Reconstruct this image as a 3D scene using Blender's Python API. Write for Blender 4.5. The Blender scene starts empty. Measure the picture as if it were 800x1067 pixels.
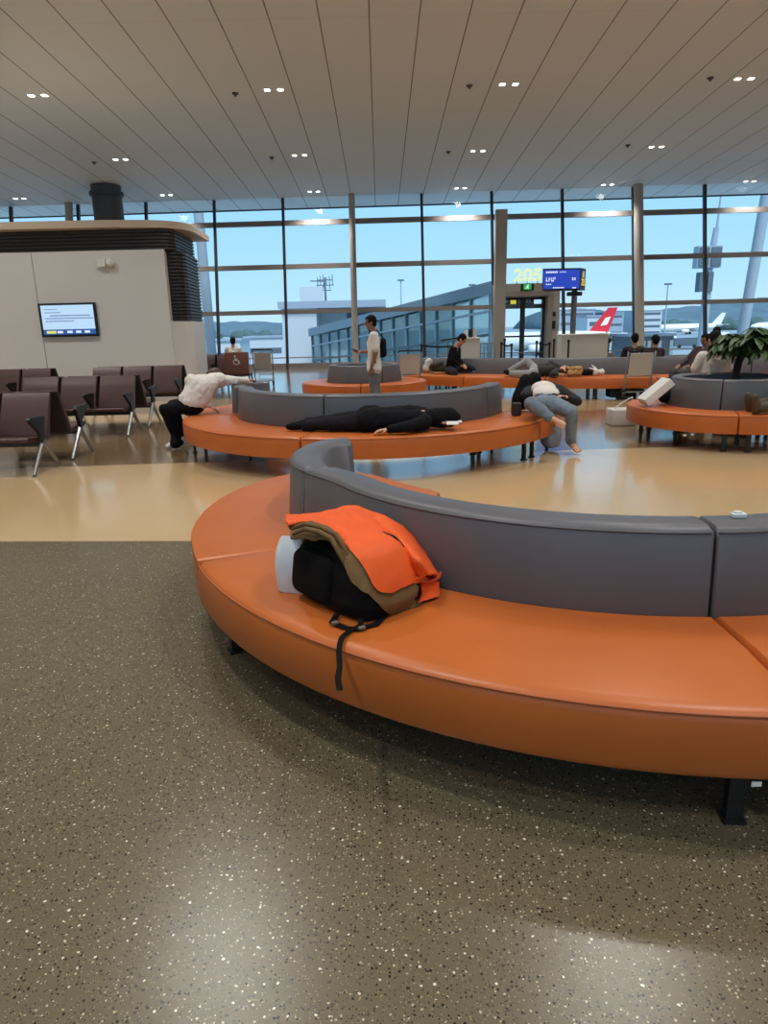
import bpy, bmesh, math, random
from mathutils import Vector, Matrix, noise
random.seed(7)
PI = math.pi
R = math.radians
SC = bpy.context.scene
COL = bpy.data.collections.new('hall')      # linked to the scene at the very end
V = Vector

# ------------------------------------------------------------------ camera
FPX, EYE = 720.0, 1.55
PITCH, ROLL = math.atan(193 / FPX), R(1.35)
cs, sn, cp, sp = math.cos(ROLL), math.sin(ROLL), math.cos(PITCH), math.sin(PITCH)
right = V((cs, -sn * sp, -sn * cp)); up = V((sn, cs * sp, cs * cp)); fwd = V((0, cp, -sp))
cam_d = bpy.data.cameras.new('camera'); cam = bpy.data.objects.new('camera', cam_d); COL.objects.link(cam)
m = Matrix.Identity(4)
for i in range(3):
    m[i][0], m[i][1], m[i][2] = right[i], up[i], -fwd[i]
m[2][3] = EYE
cam.matrix_world = m
cam_d.sensor_fit = 'VERTICAL'; cam_d.sensor_height = 36; cam_d.lens = 36 * FPX / 1067
cam_d.clip_start = 0.05; cam_d.clip_end = 5000
SC.camera = cam

def ray(px, py):
    u, v = px - 400, py - 533.5
    u2, v2 = u * cs - v * sn, u * sn + v * cs
    d = (u2 / FPX, -v2 / FPX, 1)
    return (d[0], d[2] * cp + d[1] * sp, -d[2] * sp + d[1] * cp)
def pz(px, py, z):                       # where a sight line meets height z
    r = ray(px, py); t = (z - EYE) / r[2]; return V((r[0] * t, r[1] * t, z))
def py_(px, py, Y):                      # where a sight line meets depth Y
    r = ray(px, py); t = Y / r[1]; return V((r[0] * t, Y, EYE + r[2] * t))

# ------------------------------------------------------------------ materials
def srgb(r, g, b):
    f = lambda c: (c / 255 / 12.92) if c / 255 <= .04045 else ((c / 255 + .055) / 1.055) ** 2.4
    return (f(r), f(g), f(b), 1)
def mat(name, col, rough=.5, metal=0., spec=.5, var=.0, vscale=8., bump=0., bscale=60., sheen=0., coat=0.):
    M = bpy.data.materials.new(name); M.use_nodes = True
    nt = M.node_tree; b = nt.nodes['Principled BSDF']
    b.inputs['Base Color'].default_value = col; b.inputs['Roughness'].default_value = rough
    b.inputs['Metallic'].default_value = metal; b.inputs['Specular IOR Level'].default_value = spec
    if sheen: b.inputs['Sheen Weight'].default_value = sheen
    if coat: b.inputs['Coat Weight'].default_value = coat
    if var or bump:
        tc = nt.nodes.new('ShaderNodeTexCoord')
    if var:
        n = nt.nodes.new('ShaderNodeTexNoise'); n.inputs['Scale'].default_value = vscale; n.inputs['Detail'].default_value = 5
        nt.links.new(tc.outputs['Object'], n.inputs['Vector'])
        r = nt.nodes.new('ShaderNodeValToRGB')
        r.color_ramp.elements[0].position = .3; r.color_ramp.elements[1].position = .7
        r.color_ramp.elements[0].color = tuple(c * (1 - var) for c in col[:3]) + (1,)
        r.color_ramp.elements[1].color = tuple(min(1, c * (1 + var)) for c in col[:3]) + (1,)
        nt.links.new(n.outputs['Fac'], r.inputs['Fac']); nt.links.new(r.outputs['Color'], b.inputs['Base Color'])
    if bump:
        n2 = nt.nodes.new('ShaderNodeTexNoise'); n2.inputs['Scale'].default_value = bscale; n2.inputs['Detail'].default_value = 4
        nt.links.new(tc.outputs['Object'], n2.inputs['Vector'])
        bp = nt.nodes.new('ShaderNodeBump'); bp.inputs['Strength'].default_value = bump; bp.inputs['Distance'].default_value = .01
        nt.links.new(n2.outputs['Fac'], bp.inputs['Height']); nt.links.new(bp.outputs['Normal'], b.inputs['Normal'])
    return M
def emit(name, col, s=1.):
    M = bpy.data.materials.new(name); M.use_nodes = True; nt = M.node_tree
    b = nt.nodes['Principled BSDF']; b.inputs['Base Color'].default_value = (0.01, .01, .01, 1)
    b.inputs['Emission Color'].default_value = col; b.inputs['Emission Strength'].default_value = s
    return M

ORANGE = mat('orange_leather', srgb(190, 100, 42), .38, spec=.45, var=.06, vscale=3, bump=.12, bscale=9)
PIPING = mat('orange_piping', srgb(176, 92, 46), .45)
GREY = mat('grey_leather', srgb(94, 94, 99), .42, spec=.5, var=.05, vscale=3, bump=.10, bscale=8)
GREYPIPE = mat('grey_piping', srgb(84, 83, 86), .5)
BLACKMET = mat('black_metal', srgb(22, 22, 24), .45)
ALU = mat('brushed_aluminium', srgb(150, 150, 150), .35, metal=.8)
MAROON = mat('maroon_vinyl', srgb(72, 42, 40), .42, var=.08, bump=.05)
DARKMAROON = mat('dark_shell', srgb(44, 30, 32), .45)
WHITEPANEL = mat('white_panel', srgb(218, 216, 214), .45, var=.02, vscale=.6)
CANOPY = mat('canopy_cream', srgb(196, 178, 158), .5)
LOUVRE = mat('dark_louvre', srgb(58, 54, 56), .5)
FRAMEDK = mat('mullion_dark', srgb(40, 42, 48), .5)
TRANSOM = mat('transom_grey', srgb(130, 122, 116), .5)
COLUMN = mat('column_pale', srgb(168, 162, 154), .5)
CEIL = None
WHITE = mat('white_plastic', srgb(225, 225, 222), .5)
WHITECLOTH = mat('white_cotton', srgb(226, 219, 212), .85, bump=.25, bscale=14, sheen=.2)
BLACKCLOTH = mat('black_cloth', srgb(20, 20, 24), .9, spec=.15, bump=.3, bscale=20)
DARKCLOTH = mat('dark_cloth', srgb(30, 29, 34), .9, spec=.15, bump=.3, bscale=20)
NAVY = mat('navy_cloth', srgb(26, 30, 48), .85)
DENIM = mat('pale_denim', srgb(112, 124, 140), .85, var=.2, vscale=9, bump=.3, bscale=18)
GREYCLOTH = mat('grey_cloth', srgb(112, 110, 110), .85, var=.08, bump=.3, bscale=20)
LGREYCLOTH = mat('light_grey_cloth', srgb(150, 152, 156), .85, var=.08, bump=.3, bscale=20)
SKIN = mat('skin', srgb(198, 148, 118), .5)
SKINDK = mat('skin_tan', srgb(150, 104, 82), .5)
HAIR = mat('black_hair', srgb(16, 14, 14), .8, spec=.2, bump=.4, bscale=60)
ORJ = mat('orange_shell_fabric', srgb(238, 92, 26), .65, var=.05, vscale=12, bump=.15, bscale=25)
KHAKI = mat('brown_canvas', srgb(112, 84, 48), .8, var=.12, vscale=14, bump=.3, bscale=30)
KHAKIDK = mat('brown_trim', srgb(86, 66, 42), .8)
BAGBLK = mat('black_nylon', srgb(13, 13, 14), .85, spec=.15, bump=.2, bscale=120)
WHITEBAG = mat('white_paper', srgb(214, 218, 224), .6, bump=.2, bscale=12)
TAN = mat('tan_fleece', srgb(176, 136, 84), .95, var=.25, vscale=25, bump=.5, bscale=40)
LEAF = mat('green_leaf', srgb(50, 78, 42), .45, var=.3, vscale=6)
LEAFDK = mat('dark_leaf', srgb(22, 34, 26), .5, var=.3, vscale=6)
BARK = mat('brown_bark', srgb(60, 48, 40), .9, bump=.5, bscale=40)
SOIL = mat('dark_soil', srgb(44, 38, 34), .95, bump=.5, bscale=40)
CARTPANEL = mat('cart_panel', srgb(190, 184, 180), .4)
RUBBER = mat('black_rubber', srgb(20, 20, 20), .8)
COUNTER = mat('counter_white', srgb(208, 204, 198), .45)
TEAL = mat('teal_cloth', srgb(60, 120, 110), .8)
PINKCLOTH = mat('pink_cloth', srgb(200, 130, 130), .85)
PLAID = mat('plum_cloth', srgb(58, 42, 48), .85, var=.3, vscale=30)
BROWNSHOE = mat('brown_boot', srgb(78, 62, 48), .6)
OLIVE = mat('olive_cloth', srgb(76, 72, 54), .85, var=.2, vscale=20)
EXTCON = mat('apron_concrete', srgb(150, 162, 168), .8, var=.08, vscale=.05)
HILL = mat('hazed_wooded_hill', srgb(92, 116, 128), .95, var=.2, vscale=.06)  # distance haze is mixed into this base colour, hence the bluish grey
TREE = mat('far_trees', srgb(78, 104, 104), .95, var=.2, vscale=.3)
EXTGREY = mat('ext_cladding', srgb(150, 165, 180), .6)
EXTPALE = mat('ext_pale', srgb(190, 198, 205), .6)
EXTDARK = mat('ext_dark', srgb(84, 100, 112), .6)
PLANEWHITE = mat('aircraft_white', srgb(235, 235, 232), .35)
PLANERED = mat('aircraft_red', srgb(214, 40, 56), .4)
def glass(name, tint, refl=1.0):
    M = bpy.data.materials.new(name); M.use_nodes = True; nt = M.node_tree
    for n in list(nt.nodes):
        if n.type != 'OUTPUT_MATERIAL': nt.nodes.remove(n)
    o = [n for n in nt.nodes if n.type == 'OUTPUT_MATERIAL'][0]
    t = nt.nodes.new('ShaderNodeBsdfTransparent'); t.inputs['Color'].default_value = tint
    g = nt.nodes.new('ShaderNodeBsdfGlossy'); g.inputs['Roughness'].default_value = .03
    f = nt.nodes.new('ShaderNodeFresnel'); f.inputs['IOR'].default_value = 1.4
    mx = nt.nodes.new('ShaderNodeMixShader')
    mu = nt.nodes.new('ShaderNodeMath'); mu.operation = 'MULTIPLY'; mu.inputs[1].default_value = refl
    nt.links.new(f.outputs[0], mu.inputs[0]); nt.links.new(mu.outputs[0], mx.inputs[0])
    nt.links.new(t.outputs[0], mx.inputs[1]); nt.links.new(g.outputs[0], mx.inputs[2])
    nt.links.new(mx.outputs[0], o.inputs['Surface']); return M
GLASS = glass('window_glass', (.95, .98, 1, 1), .6)
TEALGLASS = glass('bridge_glass', (.80, .94, .97, 1), .8)

def floor_material():
    M = bpy.data.materials.new('terrazzo_floor'); M.use_nodes = True; nt = M.node_tree; L = nt.links.new
    N = nt.nodes.new; b = nt.nodes['Principled BSDF']
    tc = N('ShaderNodeTexCoord'); sx = N('ShaderNodeSeparateXYZ'); L(tc.outputs['Object'], sx.inputs[0])
    def line(y0, k, w=.01):          # 0 before the line y = y0 + k x, 1 beyond
        a = N('ShaderNodeMath'); a.operation = 'MULTIPLY_ADD'; a.inputs[1].default_value = -k; a.inputs[2].default_value = -y0
        L(sx.outputs['X'], a.inputs[0])
        s = N('ShaderNodeMath'); s.operation = 'ADD'; L(a.outputs[0], s.inputs[0]); L(sx.outputs['Y'], s.inputs[1])
        r = N('ShaderNodeMapRange'); r.inputs['From Min'].default_value = -w; r.inputs['From Max'].default_value = w
        L(s.outputs[0], r.inputs['Value']); return r.outputs[0]
    def mix(f, a, c):
        x = N('ShaderNodeMix'); x.data_type = 'RGBA'
        L(f, x.inputs[0])
        for q, k in ((a, 6), (c, 7)):
            if isinstance(q, tuple): x.inputs[k].default_value = q
            else: L(q, x.inputs[k])
        return x.outputs[2]
    big = N('ShaderNodeTexNoise'); big.inputs['Scale'].default_value = .8; big.inputs['Detail'].default_value = 4; L(tc.outputs['Object'], big.inputs['Vector'])
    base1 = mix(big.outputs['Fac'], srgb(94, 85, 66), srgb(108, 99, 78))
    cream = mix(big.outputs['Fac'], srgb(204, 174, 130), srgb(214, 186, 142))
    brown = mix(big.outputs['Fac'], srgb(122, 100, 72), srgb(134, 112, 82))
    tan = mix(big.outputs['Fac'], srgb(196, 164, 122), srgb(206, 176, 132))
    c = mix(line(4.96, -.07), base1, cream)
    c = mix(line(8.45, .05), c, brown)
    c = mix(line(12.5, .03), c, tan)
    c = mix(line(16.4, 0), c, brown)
    # chips
    def chips(scale, rad, keep, seed):
        mp = N('ShaderNodeMapping'); mp.inputs['Location'].default_value = (seed, seed * .7, 0); L(tc.outputs['Object'], mp.inputs[0])
        dn = N('ShaderNodeTexNoise'); dn.inputs['Scale'].default_value = scale * 2; L(tc.outputs['Object'], dn.inputs['Vector'])
        ad = N('ShaderNodeVectorMath'); ad.operation = 'MULTIPLY_ADD'; ad.inputs[1].default_value = (.5 / scale,) * 3
        L(dn.outputs['Color'], ad.inputs[0]); L(mp.outputs[0], ad.inputs[2])
        v = N('ShaderNodeTexVoronoi'); v.inputs['Scale'].default_value = scale; v.voronoi_dimensions = '2D'; L(ad.outputs[0], v.inputs['Vector'])
        s = N('ShaderNodeSeparateColor'); L(v.outputs['Color'], s.inputs[0])
        sz = N('ShaderNodeMath'); sz.operation = 'MULTIPLY'; sz.inputs[1].default_value = rad; L(s.outputs[1], sz.inputs[0])
        lt = N('ShaderNodeMath'); lt.operation = 'LESS_THAN'; L(v.outputs['Distance'], lt.inputs[0]); L(sz.outputs[0], lt.inputs[1])
        k = N('ShaderNodeMath'); k.operation = 'LESS_THAN'; k.inputs[1].default_value = keep; L(s.outputs[0], k.inputs[0])
        o = N('ShaderNodeMath'); o.operation = 'MULTIPLY'; L(lt.outputs[0], o.inputs[0]); L(k.outputs[0], o.inputs[1]); return o.outputs[0]
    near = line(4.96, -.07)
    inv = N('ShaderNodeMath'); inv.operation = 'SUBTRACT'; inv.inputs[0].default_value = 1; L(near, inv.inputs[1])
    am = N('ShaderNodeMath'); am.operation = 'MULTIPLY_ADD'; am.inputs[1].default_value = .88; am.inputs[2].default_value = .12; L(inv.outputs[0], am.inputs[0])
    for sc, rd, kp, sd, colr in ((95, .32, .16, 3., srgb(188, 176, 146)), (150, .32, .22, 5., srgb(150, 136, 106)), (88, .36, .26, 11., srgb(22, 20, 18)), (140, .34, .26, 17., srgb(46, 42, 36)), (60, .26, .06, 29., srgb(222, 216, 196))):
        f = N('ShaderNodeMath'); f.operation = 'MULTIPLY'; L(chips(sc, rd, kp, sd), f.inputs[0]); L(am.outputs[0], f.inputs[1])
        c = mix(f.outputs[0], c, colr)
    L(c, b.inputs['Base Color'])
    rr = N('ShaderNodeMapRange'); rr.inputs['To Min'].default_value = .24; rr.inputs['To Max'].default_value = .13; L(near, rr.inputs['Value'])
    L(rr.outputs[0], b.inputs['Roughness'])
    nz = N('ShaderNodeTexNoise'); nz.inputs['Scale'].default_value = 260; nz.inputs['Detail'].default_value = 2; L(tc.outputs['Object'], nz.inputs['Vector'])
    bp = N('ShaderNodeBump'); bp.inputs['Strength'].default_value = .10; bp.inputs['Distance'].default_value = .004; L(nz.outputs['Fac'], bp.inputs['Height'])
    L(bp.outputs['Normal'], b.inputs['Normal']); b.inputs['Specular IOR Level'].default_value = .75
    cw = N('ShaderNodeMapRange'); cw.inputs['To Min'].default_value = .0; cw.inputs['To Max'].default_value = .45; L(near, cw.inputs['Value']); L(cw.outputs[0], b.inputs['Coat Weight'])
    b.inputs['Coat Roughness'].default_value = .09
    return M

# ------------------------------------------------------------------ mesh helpers (all take world or local coordinates)
ORG = {}                                  # origin of each root, so that parts can be given in world coordinates
def link(name, me, m, parent=None, org=None, smooth=None):
    o = bpy.data.objects.new(name, me); COL.objects.link(o)
    if m is not None:
        for x in (m if isinstance(m, (list, tuple)) else [m]): me.materials.append(x)
    top = parent
    if parent is not None:
        o.parent = parent; org = ORG[parent.name]; ORG[o.name] = org
        me.transform(Matrix.Translation(-org))
    else:
        if org is None:
            xs = [v.co for v in me.vertices]
            org = V((sum(v.x for v in xs) / len(xs), sum(v.y for v in xs) / len(xs), min(v.z for v in xs)))
        org = V(org); ORG[o.name] = org; me.transform(Matrix.Translation(-org)); o.location = org
    if smooth is not None:
        for p in me.polygons: p.use_smooth = True
        if smooth < 3:
            try: me.set_sharp_from_angle(angle=smooth)
            except Exception: pass
    return o
def obj(name, bm, m, parent=None, smooth=None, org=None):
    bmesh.ops.recalc_face_normals(bm, faces=bm.faces[:])
    me = bpy.data.meshes.new(name); bm.to_mesh(me); bm.free()
    return link(name, me, m, parent, org, smooth)
def tag(o, label, cat, group=None):
    o['label'] = label; o['category'] = cat
    if group: o['group'] = group
    return o
def structure(o): o['kind'] = 'structure'; return o
def thing(name, label, cat, loc, group=None):
    o = bpy.data.objects.new(name, None); COL.objects.link(o); o.location = V(loc); o.empty_display_size = .1
    ORG[o.name] = V(loc); return tag(o, label, cat, group)
def box(bm, c, s, rot=None, bev=0.):
    r = bmesh.ops.create_cube(bm, size=1); vs = r['verts']
    M4 = Matrix.Diagonal((s[0], s[1], s[2], 1))
    bmesh.ops.transform(bm, matrix=M4, verts=vs)
    if bev:
        es = list({e for v in vs for e in v.link_edges})
        rb = bmesh.ops.bevel(bm, geom=es, offset=bev, segments=3, affect='EDGES', profile=.5)
        vs = list({v for f in rb['faces'] for v in f.verts} | {v for v in vs if v.is_valid})
        seen = set(); st = [vs[0]]
        while st:
            v = st.pop()
            if v in seen: continue
            seen.add(v); st += [e.other_vert(v) for e in v.link_edges]
        vs = list(seen)
    M2 = Matrix.Translation(V(c)) @ (rot.to_4x4() if rot is not None else Matrix.Identity(4))
    bmesh.ops.transform(bm, matrix=M2, verts=vs); return bm
def nbox(c, s, rot=None, bev=0.):
    return box(bmesh.new(), c, s, rot, bev)
def box2(a, b, bev=0.):
    a, b = V(a), V(b); return nbox((a + b) / 2, [abs(x) for x in (b - a)], None, bev)
def frame_of(d):
    d = V(d).normalized(); a = V((0, 0, 1)) if abs(d.z) < .95 else V((1, 0, 0))
    x = a.cross(d).normalized(); return x, d.cross(x).normalized(), d
def cone(bm, p, r1, q, r2, n=14, caps=True):
    p, q = V(p), V(q); x, y, d = frame_of(q - p)
    A = [bm.verts.new(p + (x * math.cos(2 * PI * i / n) + y * math.sin(2 * PI * i / n)) * r1) for i in range(n)]
    B = [bm.verts.new(q + (x * math.cos(2 * PI * i / n) + y * math.sin(2 * PI * i / n)) * r2) for i in range(n)]
    for i in range(n): bm.faces.new((A[i], A[(i + 1) % n], B[(i + 1) % n], B[i]))
    if caps: bm.faces.new(A[::-1]); bm.faces.new(B)
    return bm
def ncone(p, r1, q, r2, n=14): return cone(bmesh.new(), p, r1, q, r2, n)
def ball(bm, c, rad, axes=None, seg=14, ring=9):
    rad = rad if hasattr(rad, '__len__') else (rad,) * 3; c = V(c)
    M3 = Matrix.Diagonal((rad[0], rad[1], rad[2]))
    if axes is not None: M3 = Matrix((axes[0], axes[1], axes[2])).transposed() @ M3
    N_ = bm.verts.new; a = N_(c + M3 @ V((0, 0, 1))); b = N_(c + M3 @ V((0, 0, -1))); rows = []
    for j in range(1, ring):
        t = PI * j / ring; rows.append([N_(c + M3 @ V((math.sin(t) * math.cos(2 * PI * i / seg), math.sin(t) * math.sin(2 * PI * i / seg), math.cos(t)))) for i in range(seg)])
    for i in range(seg):
        k = (i + 1) % seg; bm.faces.new((a, rows[0][i], rows[0][k])); bm.faces.new((b, rows[-1][k], rows[-1][i]))
        for p, q in zip(rows[:-1], rows[1:]): bm.faces.new((p[i], q[i], q[k], p[k]))
    return bm
def capsule(bm, p, r1, q, r2):
    cone(bm, p, r1, q, r2); ball(bm, p, r1); ball(bm, q, r2); return bm
def tube(bm, pts, r, n=8, closed=False):
    pts = [V(p) for p in pts]; rings = []; prev = None
    for i, p in enumerate(pts):
        a = pts[i - 1] if (i or closed) else p; c = pts[(i + 1) % len(pts)] if (i < len(pts) - 1 or closed) else p
        d = (c - a).normalized()
        if prev is None: x, y, _ = frame_of(d)
        else:
            x = (prev - d * prev.dot(d)).normalized(); y = d.cross(x)
        prev = x
        rr = r[i] if hasattr(r, '__len__') else r
        rings.append([bm.verts.new(p + (x * math.cos(2 * PI * k / n) + y * math.sin(2 * PI * k / n)) * rr) for k in range(n)])
    for i in range(len(rings) - (0 if closed else 1)):
        A, B = rings[i], rings[(i + 1) % len(rings)]
        for k in range(n): bm.faces.new((A[k], A[(k + 1) % n], B[(k + 1) % n], B[k]))
    if not closed: bm.faces.new(rings[0][::-1]); bm.faces.new(rings[-1])
    return bm
def ntube(pts, r, n=8, closed=False): return tube(bmesh.new(), pts, r, n, closed)
def loft(sections, closed=False):
    bm = bmesh.new(); S = [[bm.verts.new(V(p)) for p in s] for s in sections]; n = len(S[0])
    for i in range(len(S) - (0 if closed else 1)):
        A, B = S[i], S[(i + 1) % len(S)]
        for k in range(n): bm.faces.new((A[k], A[(k + 1) % n], B[(k + 1) % n], B[k]))
    if not closed: bm.faces.new(S[0][::-1]); bm.faces.new(S[-1])
    return bm
def prism(outline, z0, z1, bev=0., seg=3):
    bm = bmesh.new(); b = [bm.verts.new((p[0], p[1], z0)) for p in outline]; t = [bm.verts.new((p[0], p[1], z1)) for p in outline]
    n = len(outline)
    bm.faces.new(b[::-1]); tf = bm.faces.new(t)
    for i in range(n): bm.faces.new((b[i], b[(i + 1) % n], t[(i + 1) % n], t[i]))
    if bev:
        bmesh.ops.bevel(bm, geom=[e for e in tf.edges], offset=bev, segments=seg, affect='EDGES', profile=.6)
    return bm
def sheet(grid, nu, nv, thick, wr=0., wscale=8., seed=0., dirn=(0, -.5, .8)):
    """a cloth surface through a grid of 3-D points (rows of equal length), thickened"""
    def cr(P, t):
        n = len(P) - 1; f = min(max(t * n, 0), n - 1e-6); i = int(f); u = f - i
        p0, p1, p2, p3 = P[max(i - 1, 0)], P[i], P[i + 1], P[min(i + 2, n)]
        return .5 * ((2 * p1) + (p2 - p0) * u + (2 * p0 - 5 * p1 + 4 * p2 - p3) * u * u + (3 * p1 - p0 - 3 * p2 + p3) * u ** 3)
    G = [[V(p) for p in r] for r in grid]; rows = []
    dn = V(dirn).normalized()
    for j in range(nv + 1):
        v = j / nv; row = []
        for i in range(nu + 1):
            u = i / nu
            p = cr([cr(r, u) for r in G], v)
            if wr:
                q = p * wscale + V((seed, seed, 0))
                p = p + dn * (wr * (noise.noise(q) + .5 * noise.noise(q * 2.3)))
            row.append(p)
        rows.append(row)
    bm = bmesh.new(); A = [[bm.verts.new(p) for p in r] for r in rows]
    for j in range(nv):
        for i in range(nu): bm.faces.new((A[j][i], A[j][i + 1], A[j + 1][i + 1], A[j + 1][i]))
    bmesh.ops.recalc_face_normals(bm, faces=bm.faces[:])
    bmesh.ops.solidify(bm, geom=bm.faces[:], thickness=thick)
    return bm
def fused(bm, voxel, smooth=4, wr=0., wscale=10.):
    """fuse overlapping closed shapes into one continuous skin; returns a mesh"""
    bmesh.ops.recalc_face_normals(bm, faces=bm.faces[:])
    me = bpy.data.meshes.new('tmp'); bm.to_mesh(me); bm.free()
    o = bpy.data.objects.new('tmp', me); SC.collection.objects.link(o)
    r = o.modifiers.new('r', 'REMESH'); r.mode = 'VOXEL'; r.voxel_size = voxel; r.use_smooth_shade = True
    if smooth:
        s = o.modifiers.new('s', 'SMOOTH'); s.factor = .5; s.iterations = smooth
    dg = bpy.context.evaluated_depsgraph_get(); dg.update()
    out = bpy.data.meshes.new_from_object(o.evaluated_get(dg)); bpy.data.objects.remove(o); bpy.data.meshes.remove(me)
    if wr:
        for v in out.vertices:
            v.co += v.normal * (wr * (noise.noise(v.co * wscale) + .6 * noise.noise(v.co * wscale * 2.1)))
    for p in out.polygons: p.use_smooth = True
    return out
def text_mesh(s, size, loc, rx=PI / 2, outline=0., extrude=.002, rz=0.):
    cu = bpy.data.curves.new('txt', 'FONT'); cu.body = s; cu.size = size; cu.align_x = 'CENTER'; cu.align_y = 'CENTER'
    if outline: cu.fill_mode = 'NONE'; cu.bevel_depth = outline
    else: cu.extrude = extrude
    o = bpy.data.objects.new('txt', cu); SC.collection.objects.link(o)
    dg = bpy.context.evaluated_depsgraph_get(); dg.update()
    me = bpy.data.meshes.new_from_object(o.evaluated_get(dg)); bpy.data.objects.remove(o)
    me.transform(Matrix.Translation(V(loc)) @ Matrix.Rotation(rz, 4, 'Z') @ Matrix.Rotation(rx, 4, 'X')); return me
def copy_tree(o, loc=None, label=None, parent=None, group=None):
    c = o.copy(); COL.objects.link(c)
    if parent is not None: c.parent = parent
    if loc is not None: c.location = V(loc)
    if label: c['label'] = label
    if group: c['group'] = group
    for ch in list(o.children): copy_tree(ch, parent=c)
    return c
# ------------------------------------------------------------------ the hall
FLOORM = floor_material()
def wall_y(x, z=0): return 28.5 - .035 * x + .22 * z
def ceil_z(y): return 6.65 - .0466 * (y - 30)
XL, XR, YB = -16.6, 19.0, -11.0
bm = bmesh.new()
vs = [bm.verts.new(p) for p in ((XL, YB, 0), (XR, YB, 0), (XR, wall_y(XR) + .1, 0), (XL, wall_y(XL) + .1, 0))]; bm.faces.new(vs)
fl = obj('floor', bm, FLOORM, org=(0, 0, 0)); structure(fl)
def ceiling_material():
    M = mat('ceiling_panels', srgb(214, 212, 206), .6); nt = M.node_tree; L = nt.links.new; N = nt.nodes.new; b = nt.nodes['Principled BSDF']
    tc = N('ShaderNodeTexCoord'); sx = N('ShaderNodeSeparateXYZ'); L(tc.outputs['Object'], sx.inputs[0])
    def seam(axis, off, period, w):
        a = N('ShaderNodeMath'); a.operation = 'ADD'; a.inputs[1].default_value = off; L(sx.outputs[axis], a.inputs[0])
        p = N('ShaderNodeMath'); p.operation = 'PINGPONG'; p.inputs[1].default_value = period / 2; L(a.outputs[0], p.inputs[0])
        l = N('ShaderNodeMath'); l.operation = 'LESS_THAN'; l.inputs[1].default_value = w; L(p.outputs[0], l.inputs[0]); return l.outputs[0]
    s1 = seam('X', .06, .967, .014)
    mx = N('ShaderNodeMix'); mx.data_type = 'RGBA'; L(s1, mx.inputs[0])
    nz = N('ShaderNodeTexNoise'); nz.inputs['Scale'].default_value = .25; L(tc.outputs['Object'], nz.inputs['Vector'])
    m0 = N('ShaderNodeMix'); m0.data_type = 'RGBA'; L(nz.outputs['Fac'], m0.inputs[0]); m0.inputs[6].default_value = srgb(216, 223, 227); m0.inputs[7].default_value = srgb(226, 233, 237)
    L(m0.outputs[2], mx.inputs[6]); mx.inputs[7].default_value = srgb(128, 124, 118)
    s2 = seam('Y', 1.0, 5.45, .006); m2 = N('ShaderNodeMix'); m2.data_type = 'RGBA'
    h = N('ShaderNodeMath'); h.operation = 'MULTIPLY'; h.inputs[1].default_value = .25; L(s2, h.inputs[0]); L(h.outputs[0], m2.inputs[0])
    L(mx.outputs[2], m2.inputs[6]); m2.inputs[7].default_value = srgb(110, 104, 98)
    L(m2.outputs[2], b.inputs['Base Color']); return M
CEIL = ceiling_material()
def slab(y0f, y1f, th=.12):
    sec = []
    for x in (XL, XR):
        a, c = y0f(x), y1f(x); sec.append([(x, a, ceil_z(a)), (x, c, ceil_z(c)), (x, c, ceil_z(c) + th), (x, a, ceil_z(a) + th)])
    return loft(sec)
ZW = 6.66
structure(obj('ceiling', slab(lambda x: YB, lambda x: wall_y(x, ZW)), CEIL, org=(0, 0, 0)))
structure(obj('trim_1', slab(lambda x: wall_y(x, ZW) + .02, lambda x: wall_y(x, ZW) + 2.0), CEIL, org=(0, 0, 0)))
sec = []
for x in (XL, XR):
    c = wall_y(x, ZW) + 2.0; sec.append([(x, c, ceil_z(c) - .05), (x, c + .08, ceil_z(c) - .05), (x, c + .08, ceil_z(c) + .4), (x, c, ceil_z(c) + .4)])
structure(obj('trim_2', loft(sec), FRAMEDK))
for nm, x in (('wall_left', XL), ('wall_right', XR)):
    s = -.15 if x < 0 else .15
    yw = wall_y(x); pts = [(YB, 0), (yw, 0), (wall_y(x, ZW), ceil_z(wall_y(x, ZW))), (YB, ceil_z(YB))]
    structure(obj(nm, loft([[(x, a, b) for a, b in pts], [(x + s, a, b) for a, b in pts]]), WHITEPANEL))
structure(obj('wall_back', box2((XL, YB - .15, 0), (XR, YB, 2.4)), WHITEPANEL))

# glazed front wall: bays between raking mullions
MX = [-.99 + 2.78 * k for k in range(-5, 8)]
MX = [XL + .02] + MX + [XR - .02]
TR = [(5.66, .2), (3.97, .19), (2.21, .17), (.10, .2)]
def rake(x, z, dy=0.): return V((x, wall_y(x, z) + dy, z))
def bar(bm, x0, z0, x1, z1, w, dep):
    """box along the raking wall from (x0,z0) to (x1,z1)"""
    if abs(x1 - x0) < 1e-6:
        a = [rake(x0 + sx * w / 2, z0, sy) for sx, sy in ((-1, -dep / 2), (1, -dep / 2), (1, dep / 2), (-1, dep / 2))]
        b = [rake(x0 + sx * w / 2, z1, sy) for sx, sy in ((-1, -dep / 2), (1, -dep / 2), (1, dep / 2), (-1, dep / 2))]
    else:
        a = [rake(x0, z0 + sz * w / 2, sy) for sz, sy in ((-1, -dep / 2), (1, -dep / 2), (1, dep / 2), (-1, dep / 2))]
        b = [rake(x1, z1 + sz * w / 2, sy) for sz, sy in ((-1, -dep / 2), (1, -dep / 2), (1, dep / 2), (-1, dep / 2))]
    A = [bm.verts.new(p) for p in a]; B = [bm.verts.new(p) for p in b]
    for k in range(4): bm.faces.new((A[k], A[(k + 1) % 4], B[(k + 1) % 4], B[k]))
    bm.faces.new(A[::-1]); bm.faces.new(B); return bm
n = 0
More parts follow.
